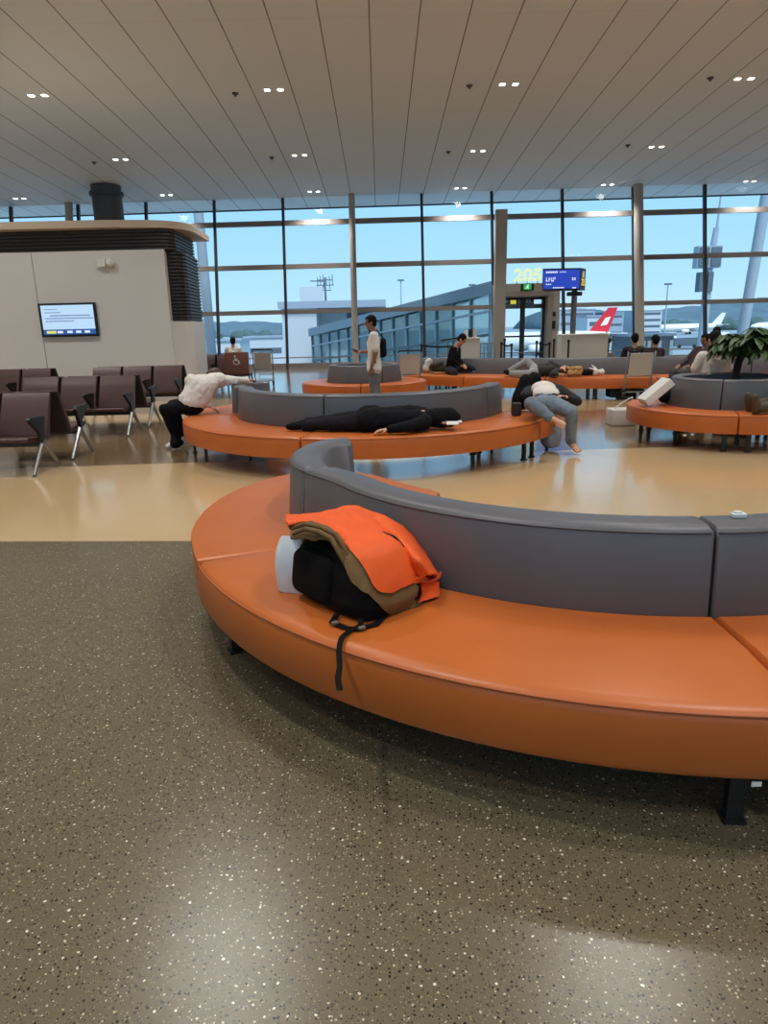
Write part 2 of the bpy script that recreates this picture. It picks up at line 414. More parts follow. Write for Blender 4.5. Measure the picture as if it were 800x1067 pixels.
for i in range(len(MX) - 1):
    x0, x1 = MX[i], MX[i + 1]; n += 1
    zt = ceil_z(wall_y(x0, ZW)) - .02
    bm = bmesh.new()
    zs = [.0] + [t[0] for t in TR[::-1]] + [zt]
    for a, b in zip(zs[:-1], zs[1:]):
        if b - a < .15: continue
        q = [bm.verts.new(p) for p in (rake(x0 + .04, a + .02), rake(x1 - .04, a + .02), rake(x1 - .04, b - .02), rake(x0 + .04, b - .02))]; bm.faces.new(q)
    w = obj('window_%d' % n, bm, GLASS); structure(w)
    obj('mullion', bar(bmesh.new(), x0, 0, x0, zt, .10, .16), FRAMEDK, w)
    for z, h in TR:
        obj('transom', bar(bmesh.new(), x0 + .05, z, x1 - .05, z, h, .14), TRANSOM, w)
    obj('handrail', bar(bmesh.new(), x0 + .05, .42, x1 - .05, .42, .04, .06), TRANSOM, w)
# unseen upper glazing added in the wall behind the camera for daylight fill
fill_win = obj('window_%d' % (n + 1), box2((XL, YB - .08, 2.4), (XR, YB - .06, ceil_z(YB))), GLASS); structure(fill_win)
for k in range(13): obj('mullion', box2((XL + k * (XR - XL) / 12 - .05, YB - .15, 2.4), (XL + k * (XR - XL) / 12 + .05, YB, ceil_z(YB))), FRAMEDK, fill_win)
# pale columns against the glass
def pillar(x, y0, wdt, z1, lean, m=COLUMN):
    yt = y0 + (.22 * z1 if lean else 0)
    bm = bmesh.new(); cone(bm, (x, y0, 0), wdt / 2, (x, yt, z1), wdt / 2, 20)
    o = obj('column', bm, m, smooth=.8); return structure(o)
pillar(-.99, wall_y(-.99) - .28, .25, ceil_z(29.6), True)
pillar(10.22, wall_y(10) - .34, .36, ceil_z(29.6), True)
pillar(-12.35, wall_y(-12.3) - .34, .30, ceil_z(29.9), True)
o = obj('column', box2((4.48, 28.0, 0), (4.92, 28.3, 5.72), .02), COLUMN); structure(o)

# ------------------------------------------------------------------ ceiling lights, on the grid read off the ceiling
LAMPX = [-13.85, -8.15, -2.43, 3.27, 8.98, 14.5]
LAMPY = [-8.35, -2.9, 2.55, 8.0, 13.45, 18.85, 24.3, 29.15]
GLOW = emit('lamp_glow', (1, .95, .86, 1), 9)
slope_rot = Matrix.Rotation(math.atan(-.0466), 3, 'X')
proto = None
ordx = ['first', 'second', 'third', 'fourth', 'fifth', 'sixth']
for j, y in enumerate(LAMPY):
    for i, x in enumerate(LAMPX):
        z = ceil_z(y)
        if y > 18 and (j == 7 or 1 <= i <= 4):
            rown = {5: 'nearest ceiling row', 6: 'middle ceiling row', 7: 'row along the window'}[j]
            lab = 'pair of recessed square downlights, %s from the left, %s' % (ordx[i if j == 7 else i - 1], rown)
            if proto is None:
                proto = thing('ceiling_light', lab, 'ceiling light', (x, y, z), 'recessed ceiling lights')
                for s in (-1, 1):
                    c = V((x + s * .16, y, z))
                    tr = obj('lamp_trim', box(bmesh.new(), c + V((0, 0, -.004)), (.17, .17, .02), slope_rot), WHITE, proto)
                    obj('lamp', box(bmesh.new(), c + V((0, 0, -.012)), (.12, .12, .018), slope_rot), GLOW, proto)
                first = proto
            else: first = copy_tree(proto, (x, y, z), lab)
        ld = bpy.data.lights.new('downlight', 'SPOT'); ld.energy = 720; ld.color = (1, .97, .92); ld.spot_size = R(122); ld.spot_blend = 1.0; ld.shadow_soft_size = .14
        lo = bpy.data.objects.new('downlight', ld); COL.objects.link(lo); lo.location = (x, y, z - .06)
# sprinkler heads
k = 0
DT = mat('detector_grey', srgb(70, 66, 62), .5)
for (px, py, wh) in ((245, 97, 'left of the second downlight pair, nearest row'), (489, 89, 'left of the third downlight pair, nearest row'), (740, 81, 'left of the fourth downlight pair, nearest row'), (283, 164, 'left of the second downlight pair, middle row'), (467, 158, 'left of the third downlight pair, middle row'), (654, 151, 'left of the fourth downlight pair, middle row'), (98, 169, 'left of the first downlight pair, middle row')):
    r = ray(px, py); t = (ceil_z(0) - EYE) / (r[2] + .0466 * r[1]); p = V((r[0] * t, r[1] * t, EYE + r[2] * t))
    bm = bmesh.new(); cone(bm, p + V((0, 0, .01)), .085, p - V((0, 0, .03)), .07, 16); cone(bm, p - V((0, 0, .03)), .03, p - V((0, 0, .08)), .02, 10)
    tag(obj('smoke_detector', bm, DT, smooth=.6), 'small dark ceiling detector ' + wh, 'smoke detector', 'ceiling detectors')

# ------------------------------------------------------------------ curved benches
def pol(c, r, a): return V((c[0] + r * math.cos(R(a)), c[1] + r * math.sin(R(a)), 0))
def stations(a0, a1, step=2.5):
    n = max(3, int(abs(a1 - a0) / step)); L = [a0 + (a1 - a0) * i / n for i in range(n + 1)]
    e = (a1 - a0) * .004
    return [a0, a0 + e] + L[1:-1] + [a1 - e, a1]
def arc_seat(c, Ro, w, a0, a1, parent, z0=.225, z1=.45, m=None):
    prof = [(.012, z0), (.0, z0 + .02), (.0, z1 - .045), (.008, z1 - .018), (.03, z1 - .002), (.07, z1 + .004), (w * .55, z1 + .012), (w - .03, z1 + .004), (w, z1 - .02), (w, z0)]
    A = stations(a0, a1); secs = []
    for i, a in enumerate(A):
        ins = .014 if i in (0, len(A) - 1) else 0
        sec = []
        for d, z in prof:
            if ins: d = min(max(d, ins), w - ins); z = min(max(z, z0 + ins), z1 + .01 - ins)
            p = pol(c, Ro - d, a); sec.append((p.x, p.y, z))
        secs.append(sec)
    s = obj('seat', loft(secs), m or ORANGE, parent, smooth=.7)
    tp = [pol(c, Ro - .004, a) + V((0, 0, z1 - .012)) for a in A[1:-1]]
    obj('piping', ntube(tp, .0045, 6), PIPING, s, smooth=4)
    return s
def arc_back(c, Ro, w, a0, a1, parent, zt=.80, flare=0., zb=.43, thick=.2, lean=.03, baseout=.09):
    A = stations(a0, a1); secs = []
    for i, a in enumerate(A):
        ins = .014 if i in (0, len(A) - 1) else 0
        f = .10 * max(0, (a0 + 12 - a) / 12) ** 1.5 * flare
        prof = [(0, zb), (lean, zt - .035), (lean + .012, zt - .012), (lean + .035, zt), (lean + thick - .03, zt), (lean + thick, zt - .02), (lean + thick + baseout, .22), (0.05, .22)]
        sec = []
        for d, z in prof:
            d = w + d - f
            if ins: d = min(max(d, w - f + ins), w - f + lean + thick + baseout - ins); z = min(z, zt - ins)
            p = pol(c, Ro - d, a); sec.append((p.x, p.y, z))
        secs.append(sec)
    b = obj('backrest', loft(secs), GREY, parent, smooth=.7)
    tp = [pol(c, Ro - w - lean - .004 + .10 * max(0, (a0 + 12 - a) / 12) ** 1.5 * flare, a) + V((0, 0, zt - .022)) for a in A[1:-1]]
    obj('piping', ntube(tp, .0045, 6), GREYPIPE, b, smooth=4)
    return b
def bench_leg(p, parent, h=.23, ang=0.):
    bm = bmesh.new(); rot = Matrix.Rotation(R(ang), 3, 'Z')
    box(bm, V((p[0], p[1], h / 2 + .004)), (.035, .05, h - .008), rot); box(bm, V((p[0], p[1], .006)), (.06, .07, .012), rot)
    box(bm, V((p[0], p[1], h - .006)), (.09, .10, .012), rot)
    return obj('leg', bm, BLACKMET, parent)
def arc_legs(c, Ro, w, a0, a1, parent, n=2):
    for i in range(n):
        a = a0 + (a1 - a0) * (.05 + .9 * i / (n - 1))
        for d in (.12, w + .12): bench_leg(pol(c, Ro - d, a), parent, ang=a)
# near bench
C1, R1, W1 = (1.31, 4.18), 2.43, .71
b1 = thing('curved_bench', 'large curved orange and grey bench in front, holding the backpack and orange jacket', 'bench', (.2, 3.2, 0))
for a0, a1, bk in ((203, 267.8, (192, 267.8)), (268.2, 333, (268.2, 333))):
    arc_seat(C1, R1, W1, a0 + .1, a1, b1); arc_back(C1, R1, W1 + .0, bk[0], bk[1], b1, zt=.79, flare=1. if a0 == 203 else 0.)
    arc_legs(C1, R1, W1, a0, a1, b1)
lobe = [(-.93, 3.245), (-1.0, 3.44), (-1.09, 3.75), (-1.128, 4.1), (-1.12, 4.4), (-1.065, 4.7), (-.955, 5.0), (-.78, 5.25), (-.55, 5.38), (-.3, 5.37), (-.05, 5.15), (.22, 4.76), (.36, 4.62), (.385, 4.58), (.36, 4.5), (.12, 3.9), (-.02, 3.7), (-.17, 3.567)]
def smooth_outline(P, k, closed=True):
    out = []; n = len(P)
    for i in range(n):
        p0, p1, p2, p3 = [V(P[(i + q) % n] + (0,)) for q in (-1, 0, 1, 2)]
        for j in range(k):
            u = j / k; q = .5 * ((2 * p1) + (p2 - p0) * u + (2 * p0 - 5 * p1 + 4 * p2 - p3) * u * u + (3 * p1 - p0 - 3 * p2 + p3) * u ** 3); out.append((q.x, q.y))
    return out
def open_curve(P, k):
    P = [V(p + (0,)) for p in P]; Q = [P[0]] + P + [P[-1]]; out = []
    for i in range(len(P) - 1):
        p0, p1, p2, p3 = Q[i:i + 4]
        for j in range(k):
            u = j / k; q = .5 * ((2 * p1) + (p2 - p0) * u + (2 * p0 - 5 * p1 + 4 * p2 - p3) * u * u + (3 * p1 - p0 - 3 * p2 + p3) * u ** 3); out.append((q.x, q.y))
    return out + [(P[-1].x, P[-1].y)]
def lobe_seat(P, parent, z0=.225, z1=.455):
    oc = open_curve(P[:13], 4) + P[13:]
    s = obj('seat', prism(oc, z0, z1, .03, 4), ORANGE, parent, smooth=.6)
    edge = open_curve(P[:12], 4)
    cx = sum(p[0] for p in edge) / len(edge); cy = sum(p[1] for p in edge) / len(edge)
    obj('piping', ntube([V((cx + (x - cx) * .996, cy + (y - cy) * .996, z1 - .012)) for x, y in edge], .0045, 6), PIPING, s, smooth=4)
    return s
def lobe_back(OT, IT, parent, zt=.80, lo=.025, li=.10):
    o, i_ = open_curve(OT, 5), open_curve(IT, 5); secs = []; N_ = len(o)
    for q, (a, b) in enumerate(zip(o, i_)):
        a, b = V((a[0], a[1], 0)), V((b[0], b[1], 0)); d = (b - a).normalized(); L = (b - a).length
        ins = .014 if q in (0, N_ - 1) else 0
        pr = [(-lo, .42), (0 + ins, zt - .035), (.012 + ins, zt - .012 - ins), (.035 + ins, zt - ins), (L - .03, zt - ins), (L - ins, zt - .02 - ins), (L + li, .43)]
        secs.append([tuple(a + d * t + V((0, 0, z))) for t, z in pr])
    b = obj('backrest', loft(secs), GREY, parent, smooth=.7)
    obj('piping', ntube([V((a[0], a[1], zt - .02)) + (V((c[0], c[1], 0)) - V((a[0], a[1], 0))).normalized() * .004 for a, c in zip(o, i_)], .0045, 6), GREYPIPE, b, smooth=4)
    return b
lobe_seat(lobe, b1)
lobe_back([(-.45, 3.81), (-.53, 3.98), (-.575, 4.25), (-.565, 4.5), (-.50, 4.72), (-.38, 4.87), (-.24, 4.93)],
          [(-.29, 3.87), (-.34, 4.0), (-.37, 4.2), (-.365, 4.38), (-.335, 4.52), (-.28, 4.62), (-.20, 4.66)], b1, zt=.795)
for p in ((-.78, 3.35), (-.97, 4.0), (-.98, 4.6), (-.7, 5.15), (-.15, 5.1), (.2, 4.6)): bench_leg(p, b1)
p = pz(788, 817, .205)
obj('tag', nbox(p + V((0, -.0, 0)), (.030, .003, .016)), WHITE, b1)['label'] = 'small white sticker under the seat edge'

# middle bench
C2, R2 = (-.15, 9.55), 2.5
b2 = thing('curved_bench', 'curved orange and grey bench in the middle with a person in black lying on it', 'bench', (-.15, 7.6, 0))
for a0, a1 in ((189, 253.3), (253.7, 322.8), (323.2, 344)):
    arc_seat(C2, R2, W1, a0, a1, b2); arc_legs(C2, R2, W1, a0, a1, b2)
for a0, a1 in ((186, 253.3), (253.7, 324.8), (325.2, 346)): arc_back(C2, R2, W1, a0, a1, b2, zt=.82)
lobe2 = [(-2.58, 9.2), (-2.63, 9.5), (-2.63, 9.8), (-2.56, 10.1), (-2.45, 10.4), (-2.35, 10.6), (-2.2, 10.75), (-2.0, 10.85), (-1.75, 10.8), (-1.55, 10.6), (-1.4, 10.3), (-1.3, 10.1), (-1.25, 9.98), (-1.3, 9.9), (-1.45, 9.6), (-1.72, 9.33), (-1.93, 9.3), (-2.2, 9.25)]
lobe_seat(lobe2, b2)
lobe_back([(-1.96, 9.4), (-2.04, 9.6), (-2.08, 9.85), (-2.04, 10.1), (-1.95, 10.3), (-1.82, 10.42), (-1.66, 10.46)],
          [(-1.78, 9.42), (-1.84, 9.6), (-1.87, 9.8), (-1.84, 9.98), (-1.78, 10.1), (-1.71, 10.18), (-1.62, 10.2)], b2, zt=.82)
for p in ((-2.45, 9.5), (-2.3, 10.3), (-1.6, 10.55)): bench_leg(p, b2)

# planter bench at right
def pod(c, Ro, w, cuts, label, zt=.80, bcuts=None, seats=360):
    o = thing('planter_bench', label, 'bench', (c[0], c[1], 0))
    cuts = sorted(cuts)
    for i, a in enumerate(cuts):
        e = cuts[(i + 1) % len(cuts)] + (360 if i == len(cuts) - 1 else 0)
        arc_seat(c, Ro, w, a + .3, e - .3, o); arc_legs(c, Ro, w, a, e, o)
    bc = sorted(bcuts or cuts)
    for i, a in enumerate(bc):
        e = bc[(i + 1) % len(bc)] + (360 if i == len(bc) - 1 else 0)
        arc_back(c, Ro, w, a + .4, e - .4, o, zt=zt, thick=.13, lean=.05, baseout=.02)
    return o
C3 = (4.62, 9.27)
b3 = pod(C3, 1.27, .50, [30, 130, 250], 'round orange and grey bench at the right edge with a potted tree inside its ring', .82, [50, 140, 238])
for px, py in ((713, 453.5), (721, 452.5)):
    p = pz(px, py, .212); obj('tag', nbox(p + V((0, -.01, 0)), (.035, .004, .02)), WHITE, b3)
b4 = pod((-.35, 14.92), 1.32, .52, [20, 140, 268], 'small round orange and grey bench behind the standing man', .80, [20, 150, 300])

# long bench along the windows (double sided, gently curved)
LP = [(1.05, 17.25), (1.7, 16.9), (2.6, 16.2), (3.8, 15.55), (5.4, 15.1), (7.7, 14.7), (10.2, 14.4), (12.5, 14.3)]
lpc = [V(p + (0,)) for p in open_curve(LP, 12)]
def lp_at(i):
    a, b = lpc[max(i - 1, 0)], lpc[min(i + 1, len(lpc) - 1)]; d = (b - a).normalized(); return lpc[i], V((d.y, -d.x, 0))      # normal towards the hall
b5 = thing('long_bench', 'long orange and grey bench curving along in front of the gate door', 'bench', (5.4, 15.0, 0))
def lp_loft(prof, i0, i1, nm, m):
    secs = []
    idx = list(range(i0, i1 + 1))
    for q, i in enumerate(idx):
        p, n_ = lp_at(i); t = (lpc[min(i + 1, len(lpc) - 1)] - lpc[max(i - 1, 0)]).normalized() * (.012 if q == 0 else -.012 if q == len(idx) - 1 else 0)
        secs.append([tuple(p + t + n_ * d + V((0, 0, z))) for d, z in prof])
    return obj(nm, loft(secs), m, b5, smooth=.7)
N5 = len(lpc) - 1
FS = [(1.02, .225), (1.03, .25), (1.03, .41), (1.015, .44), (.98, .45), (.5, .462), (.16, .45), (.16, .225)]
BS = [(-d, z) for d, z in FS][::-1]
BK = [(.17, .43), (.12, .77), (.09, .80), (-.09, .80), (-.12, .77), (-.17, .43), (-.15, .225), (.15, .225)]
jf = [0, 22, 36, 50, 66, N5]
for a, b in zip(jf[:-1], jf[1:]):
    lp_loft(FS, a, b, 'seat', ORANGE); lp_loft(BS, a, b, 'seat', ORANGE)
for a, b in zip([0, 30, 60], [30, 60, N5]): lp_loft(BK, a, b, 'backrest', GREY)
for i in range(2, N5, 8):
    p, n_ = lp_at(i)
    for d in (.9, -.9):
        for s in (0, .16): bench_leg(p + n_ * d + V((s, 0, 0)), b5)
# white item on the near backrest
p = pz(772, 538, .80)
bm = bmesh.new(); box(bm, (p.x, p.y + .02, .80), (.055, .035, .018), bev=.004); box(bm, (p.x - .005, p.y + .02, .812), (.03, .02, .008), bev=.002)
tag(obj('paper_scrap', bm, WHITE), 'small crumpled white paper scrap lying on top of the near grey backrest', 'paper')

# ------------------------------------------------------------------ airport seating
def seat_section(prof, x0, x1):
    bm = loft([[(x, y, z) for y, z in prof] for x in (x0, x0 + .012, x1 - .012, x1)])
    return bm
def chair_unit(loc, label, nseat=3, pitch=.62):
    t = thing('airport_seating', label, 'airport seats', loc, 'back to back maroon seat units'); o = V(loc); Wd = nseat * pitch
    def wp(prof, s): return [(o.y + s * y, o.z + z) for y, z in prof]
    for s in (-1, 1):
        for i in range(nseat):
            x0 = o.x - Wd / 2 + i * pitch + .03; x1 = x0 + pitch - .06
            sp_ = [(.30, .385), (.36, .395), (.52, .40), (.70, .425), (.77, .43), (.80, .42), (.80, .395), (.76, .375), (.5, .345), (.3, .34)]
            st = obj('seat', loft([[(x, y, z) for y, z in wp(sp_, s)] for x in (x0, x1)]), MAROON, t, smooth=.6)
            bp_ = [(.30, .36), (.335, .40), (.29, .52), (.20, .72), (.125, .865), (.105, .88), (.085, .875), (.12, .78), (.20, .58), (.26, .42)]
            bk = obj('backrest', loft([[(x, y, z) for y, z in wp(bp_, s)] for x in (x0, x1)]), MAROON, t, smooth=.6)
            sh = [(.262, .37), (.20, .57), (.12, .77), (.08, .86), (.065, .86), (.10, .76), (.18, .56), (.235, .36)]
            obj('shell', loft([[(x, y, z) for y, z in wp(sh, s)] for x in (x0 + .01, x1 - .01)]), DARKMAROON, bk, smooth=.6)
        bmx = box2((o.x - Wd / 2, o.y + s * .47, .30), (o.x + Wd / 2, o.y + s * .55, .36)); obj('beam', bmx, BLACKMET, t)
        for i in range(nseat + 1):
            x = o.x - Wd / 2 + i * pitch; end = i in (0, nseat)
            arm = [(.80, .635), (.78, .655), (.45, .645), (.43, .62), (.50, .44), (.50, .34), (.56, .34), (.58, .46)]
            obj('armrest', loft([[(x + d, y, z) for y, z in wp(arm, s)] for d in (-.022, .022)]), BLACKMET, t, smooth=.5)
            if end:
                bm = bmesh.new()
                for yf in (.83, .18):
                    a = V((x, o.y + s * .51, .36)); b = V((x, o.y + s * yf, .015)); cone(bm, a, .032, b, .02, 8)
                    cone(bm, b + V((0, 0, -.01)), .028, b + V((0, 0, -.015)), .028, 8)
                obj('leg_frame', bm, ALU if i == nseat else BLACKMET, t, smooth=.6)
    return t
u1 = chair_unit((-4.87, 8.5, 0), 'maroon airport seats at the left edge, unit closest to the near floor line')
def next_unit(loc, lab): return copy_tree(u1, loc, lab)
next_unit((-4.87, 11.5, 0), 'maroon airport seats in the middle unit, behind the closest one')
next_unit((-4.95, 14.5, 0), 'maroon airport seats in front of the kiosk screen, unit beside the person in white')
next_unit((-7.62, 14.5, 0), 'maroon airport seats standing against the kiosk wall at the far left edge')
u5 = next_unit((-5.05, 20.6, 0), 'dark maroon airport seats beyond the kiosk corner, near the window')
tag(u5, u5['label'], 'airport seats')
# priority seat with wheelchair sign
pr = thing('priority_seat', 'brown seat with a white wheelchair sign on its back, beside a luggage trolley', 'seat', (-3.72, 18.3, 0))
obj('backrest', nbox((-3.72, 18.32, .72), (.62, .05, .56), Matrix.Rotation(R(-8), 3, 'X'), .02), mat('brown_vinyl', srgb(112, 66, 50), .45), pr, smooth=.6)
obj('seat', nbox((-3.72, 18.6, .42), (.6, .5, .07), None, .02), MAROON, pr, smooth=.6)
for s in (-1, 1):
    obj('leg', ntube([(-3.72 + s * .28, 18.42, .4), (-3.72 + s * .28, 18.36, .0)], .02), BLACKMET, pr); obj('leg', ntube([(-3.72 + s * .28, 18.78, .4), (-3.72 + s * .28, 18.84, .0)], .02), BLACKMET, pr)
bm = bmesh.new()
yy = 18.285
def sgn(bm, pts, w):
    for a, b in zip(pts[:-1], pts[1:]): tube(bm, [a, b], w, 6)
sx0, sz0 = -3.72, .80
sgn(bm, [(sx0 - .03, yy, sz0 + .06), (sx0 - .02, yy, sz0 - .01), (sx0 + .05, yy, sz0 - .01), (sx0 + .08, yy, sz0 - .09)], .013)
sgn(bm, [(sx0 - .02, yy, sz0 + .03), (sx0 + .04, yy, sz0 + .03)], .011)
ball(bm, (sx0 - .035, yy, sz0 + .10), (.022, .01, .022))
sgn(bm, [(sx0 - .01 + .07 * math.cos(a), yy + .006, sz0 - .04 + .07 * math.sin(a)) for a in [R(120 + 24 * q) for q in range(10)]], .01)
obj('wheelchair_sign', bm, WHITE, pr)

# ------------------------------------------------------------------ kiosk block with screen
KY = 16.5
def kplan(x1, y0, ch, y1, xl=-13.5): return [(xl, y0), (x1 - ch, y0), (x1 - ch * .45, y0 + ch * .18), (x1 - ch * .12, y0 + ch * .5), (x1, y0 + ch), (x1 - .12, y1), (xl, y1)]
kk = thing('kiosk', 'white walled kiosk block with dark louvres and a rounded cream roof', 'kiosk', (-9, 18, 0))
obj('wall_panel', prism([(-13.5, KY), (-4.80, KY), (-4.80, KY + .2), (-13.5, KY + .2)], 0.0, 3.34), WHITEPANEL, kk)
obj('plinth', prism([(-13.5, KY + .2), (-4.80, KY + .2), (-4.80, KY + .04), (-4.50, KY + .22), (-4.43, KY + .5), (-4.6, KY + 2.3), (-13.5, KY + 2.3)], 0.0, 1.78), WHITEPANEL, kk)
seam_m = mat('panel_joint', srgb(120, 112, 106), .7)
for x in (-7.77,):
    obj('panel_joint', nbox((x, KY - .001, 1.67), (.012, .006, 3.32)), seam_m, kk)
lb = [(-13.5, KY + .06), (-4.9, KY + .06), (-4.72, KY + .12), (-4.62, KY + .3), (-4.7, KY + 2.2), (-13.5, KY + 2.2)]
obj('louvre_core', prism(lb, 3.30, 3.78), mat('louvre_core', srgb(30, 28, 30), .7), kk)
rk = [(-4.81, KY + .215), (-4.6, KY + .2), (-4.50, KY + .32), (-4.47, KY + .5), (-4.62, KY + 2.2), (-4.81, KY + 2.2)]
obj('louvre_core', prism(rk, 1.78, 3.32), mat('louvre_core_side', srgb(30, 28, 30), .7), kk)
def expand(P, d):
    cx, cy = -9.0, KY + 1.2
    return [(x + (d if x > -13 else 0), y - (d if y < KY + 1 else -d)) for x, y in P]
for i in range(6):
    z = 3.345 + i * .074; obj('louvre', prism(expand(lb, .03), z, z + .045), LOUVRE, kk)
for i in range(20):
    z = 1.80 + i * .076; obj('louvre', prism([(x + .035 * (x > -4.8), y - .03 * (y < KY + 1)) for x, y in rk], z, z + .045), LOUVRE, kk)
def roofp(g): return [(-13.5, KY - .28 - g), (-7, KY - .34 - g), (-5.4, KY - .24 - g), (-4.75, KY - .05 - g), (-4.4 + g, KY + .3), (-4.28 + g, KY + .8), (-4.35 + g, KY + 2.6), (-13.5, KY + 2.6)]
rp0, rp1 = roofp(0), roofp(-.25)
obj('roof', prism(open_curve(rp0[:6], 5) + rp0[6:], 3.78, 3.93, .05, 3), CANOPY, kk, smooth=.6)
# screen on the kiosk wall
t = thing('information_screen', 'flat information screen with blue and white notice on the kiosk wall', 'screen', (-7.11, KY - .06, 1.5))
obj('housing', box2((-7.76, KY - .07, 1.495), (-6.46, KY - .001, 2.235), .01), BLACKMET, t)
SCR = emit('screen_light', (.50, .72, .95, 1), 1.0); SCB = emit('screen_blue', (.02, .10, .34, 1), 1.0); SCT = emit('screen_text', (.12, .18, .45, 1), .9); SCY = emit('screen_yellow', (.75, .75, .2, 1), 1.)
SCW = emit('screen_white', (.75, .85, 1, 1), 1.)
ys = KY - .078
obj('display', box2((-7.70, ys, 1.66), (-6.51, ys + .006, 2.19)), SCR, t)
obj('ticker', box2((-7.70, ys, 1.545), (-6.51, ys + .006, 1.66)), SCB, t)
bm = bmesh.new()
for (z, xs, xe, h) in ((2.10, -7.62, -7.35, .02), (2.03, -7.62, -7.28, .022), (1.96, -7.5, -6.62, .03), (1.90, -7.62, -6.55, .028), (1.84, -7.62, -7.0, .026)):
    x = xs; random.seed(int(z * 100))
    while x < xe:
        wv = random.uniform(.02, .035); box(bm, (x + wv / 2, ys - .001, z), (wv, .004, h)); x += wv + .012
obj('lettering', bm, SCT, t)
for x in (-7.32, -7.1, -6.9, -6.7): obj('lettering', nbox((x, ys - .001, 1.60), (.12, .004, .05)), SCW, t)
obj('ticker_mark', nbox((-7.52, ys - .001, 1.60), (.22, .004, .06)), SCY, t)
# twin wall fitting
t = thing('signal_fitting', 'small white twin fitting high on the kiosk wall', 'wall fitting', (-6.36, KY - .06, 3.0))
q = py_(107, 274, KY)
obj('box', box2((q.x - .09, KY - .10, q.z - .10), (q.x + .09, KY - .001, q.z + .09), .02), WHITE, t)
bm = bmesh.new(); ball(bm, (q.x + .19, KY - .07, q.z - .01), (.10, .08, .10)); obj('dome', bm, WHITE, t, smooth=4)
obj('plate', box2((q.x - .16, KY - .03, q.z - .12), (q.x + .3, KY - .001, q.z + .02), .008), WHITEPANEL, t)
# dark duct rising from the kiosk roof, and the lamp bracket beside it
q0 = py_(113, 220, 27.6)
t = thing('round_column', 'thick dark round column behind the kiosk roof, below the ceiling edge', 'column', (q0.x, 27.6, 0))
q0 = V((q0.x, 27.6, 0)); zc = ceil_z(27.6)
DUCT = mat('duct_grey', srgb(64, 70, 80), .5)
obj('shaft', ncone(q0, .53, V((q0.x, 27.6, zc)), .53, 32), DUCT, t, smooth=.7)
obj('collar', ncone(V((q0.x, 27.6, zc - .35)), .6, V((q0.x, 27.6, zc - .22)), .6, 32), DUCT, t, smooth=.7)
# ------------------------------------------------------------------ gate
GY = 28.05
def gx(px, py, Y=GY): return py_(px, py, Y)
a, b_ = gx(517, 296), gx(584, 372)
gl, gr, gt = a.x, gx(582, 340).x, a.z
dl, dr, dt = gx(523, 340).x, gx(570, 340).x, gx(545, 309).z
g = thing('gate_portal', 'pale gate portal with double glass doors under a green exit sign', 'gate', ((gl + gr) / 2, GY + .2, 0))
GP = mat('portal_grey', srgb(178, 172, 166), .5)
bm = bmesh.new(); yb = GY + 1.3
box(bm, ((gl + dl) / 2, GY + .6, gt / 2), (dl - gl, 1.2, gt)); box(bm, ((dr + gr) / 2, GY + .6, gt / 2), (gr - dr, 1.2, gt)); box(bm, ((dl + dr) / 2, GY + .6, (gt + dt) / 2), (dr - dl, 1.2, gt - dt))
obj('portal_frame', bm, GP, g)
bm = bmesh.new(); ff = .05
for x in (dl - .12, dr + .12): box(bm, (x, GY - .01, dt / 2 + .08), (.16, .05, dt + .16))
box(bm, ((dl + dr) / 2, GY - .01, dt + .10), (dr - dl + .1, .05, .16)); obj('door_surround', bm, mat('surround_grey', srgb(158, 150, 144), .5), g)
mid = (dl + dr) / 2
for s, (x0, x1) in enumerate(((dl, mid), (mid, dr))):
    bm = bmesh.new()
    for x in (x0 + .05, x1 - .05): box(bm, (x, GY + .5, dt / 2), (.09, .06, dt - .02))
    for z in (.08, 1.05, dt - .06): box(bm, ((x0 + x1) / 2, GY + .5, z), (x1 - x0 - .19, .06, .10 if z != 1.05 else .07))
    d = obj('door', bm, FRAMEDK, g)
    obj('pane', nbox(((x0 + x1) / 2, GY + .5, dt / 2), (x1 - x0 - .2, .012, dt - .3)), GLASS, d)
# exit sign
e0, e1 = gx(542.5, 295.5, GY), gx(555.5, 302.5, GY)
t = thing('exit_sign', 'dark exit sign with a lit green running figure above the gate doors', 'exit sign', ((e0.x + e1.x) / 2, GY - .05, e1.z))
xc, zc = (e0.x + e1.x) / 2, (e0.z + e1.z) / 2
obj('housing', nbox((xc, GY - .04, zc), (e1.x - e0.x, .07, e0.z - e1.z), None, .01), mat('sign_dark', srgb(50, 56, 48), .5), t)
obj('display', nbox((xc, GY - .079, zc), (.30, .008, .20)), emit('exit_green', (.01, .35, .08, 1), 1.1), t)
bm = bmesh.new(); yy = GY - .088
ball(bm, (xc + .02, yy, zc + .065), (.022, .006, .022)); sgn(bm, [(xc + .01, yy, zc + .04), (xc - .01, yy, zc - .01), (xc + .03, yy, zc - .03), (xc + .02, yy, zc - .08)], .012)
sgn(bm, [(xc - .01, yy, zc - .01), (xc - .04, yy, zc - .05), (xc - .08, yy, zc - .055)], .012); sgn(bm, [(xc - .06, yy, zc + .01), (xc - .01, yy, zc + .03), (xc + .05, yy, zc + .01)], .009)
obj('running_figure', bm, emit('exit_white', (.8, 1, .85, 1), 1.2), t)
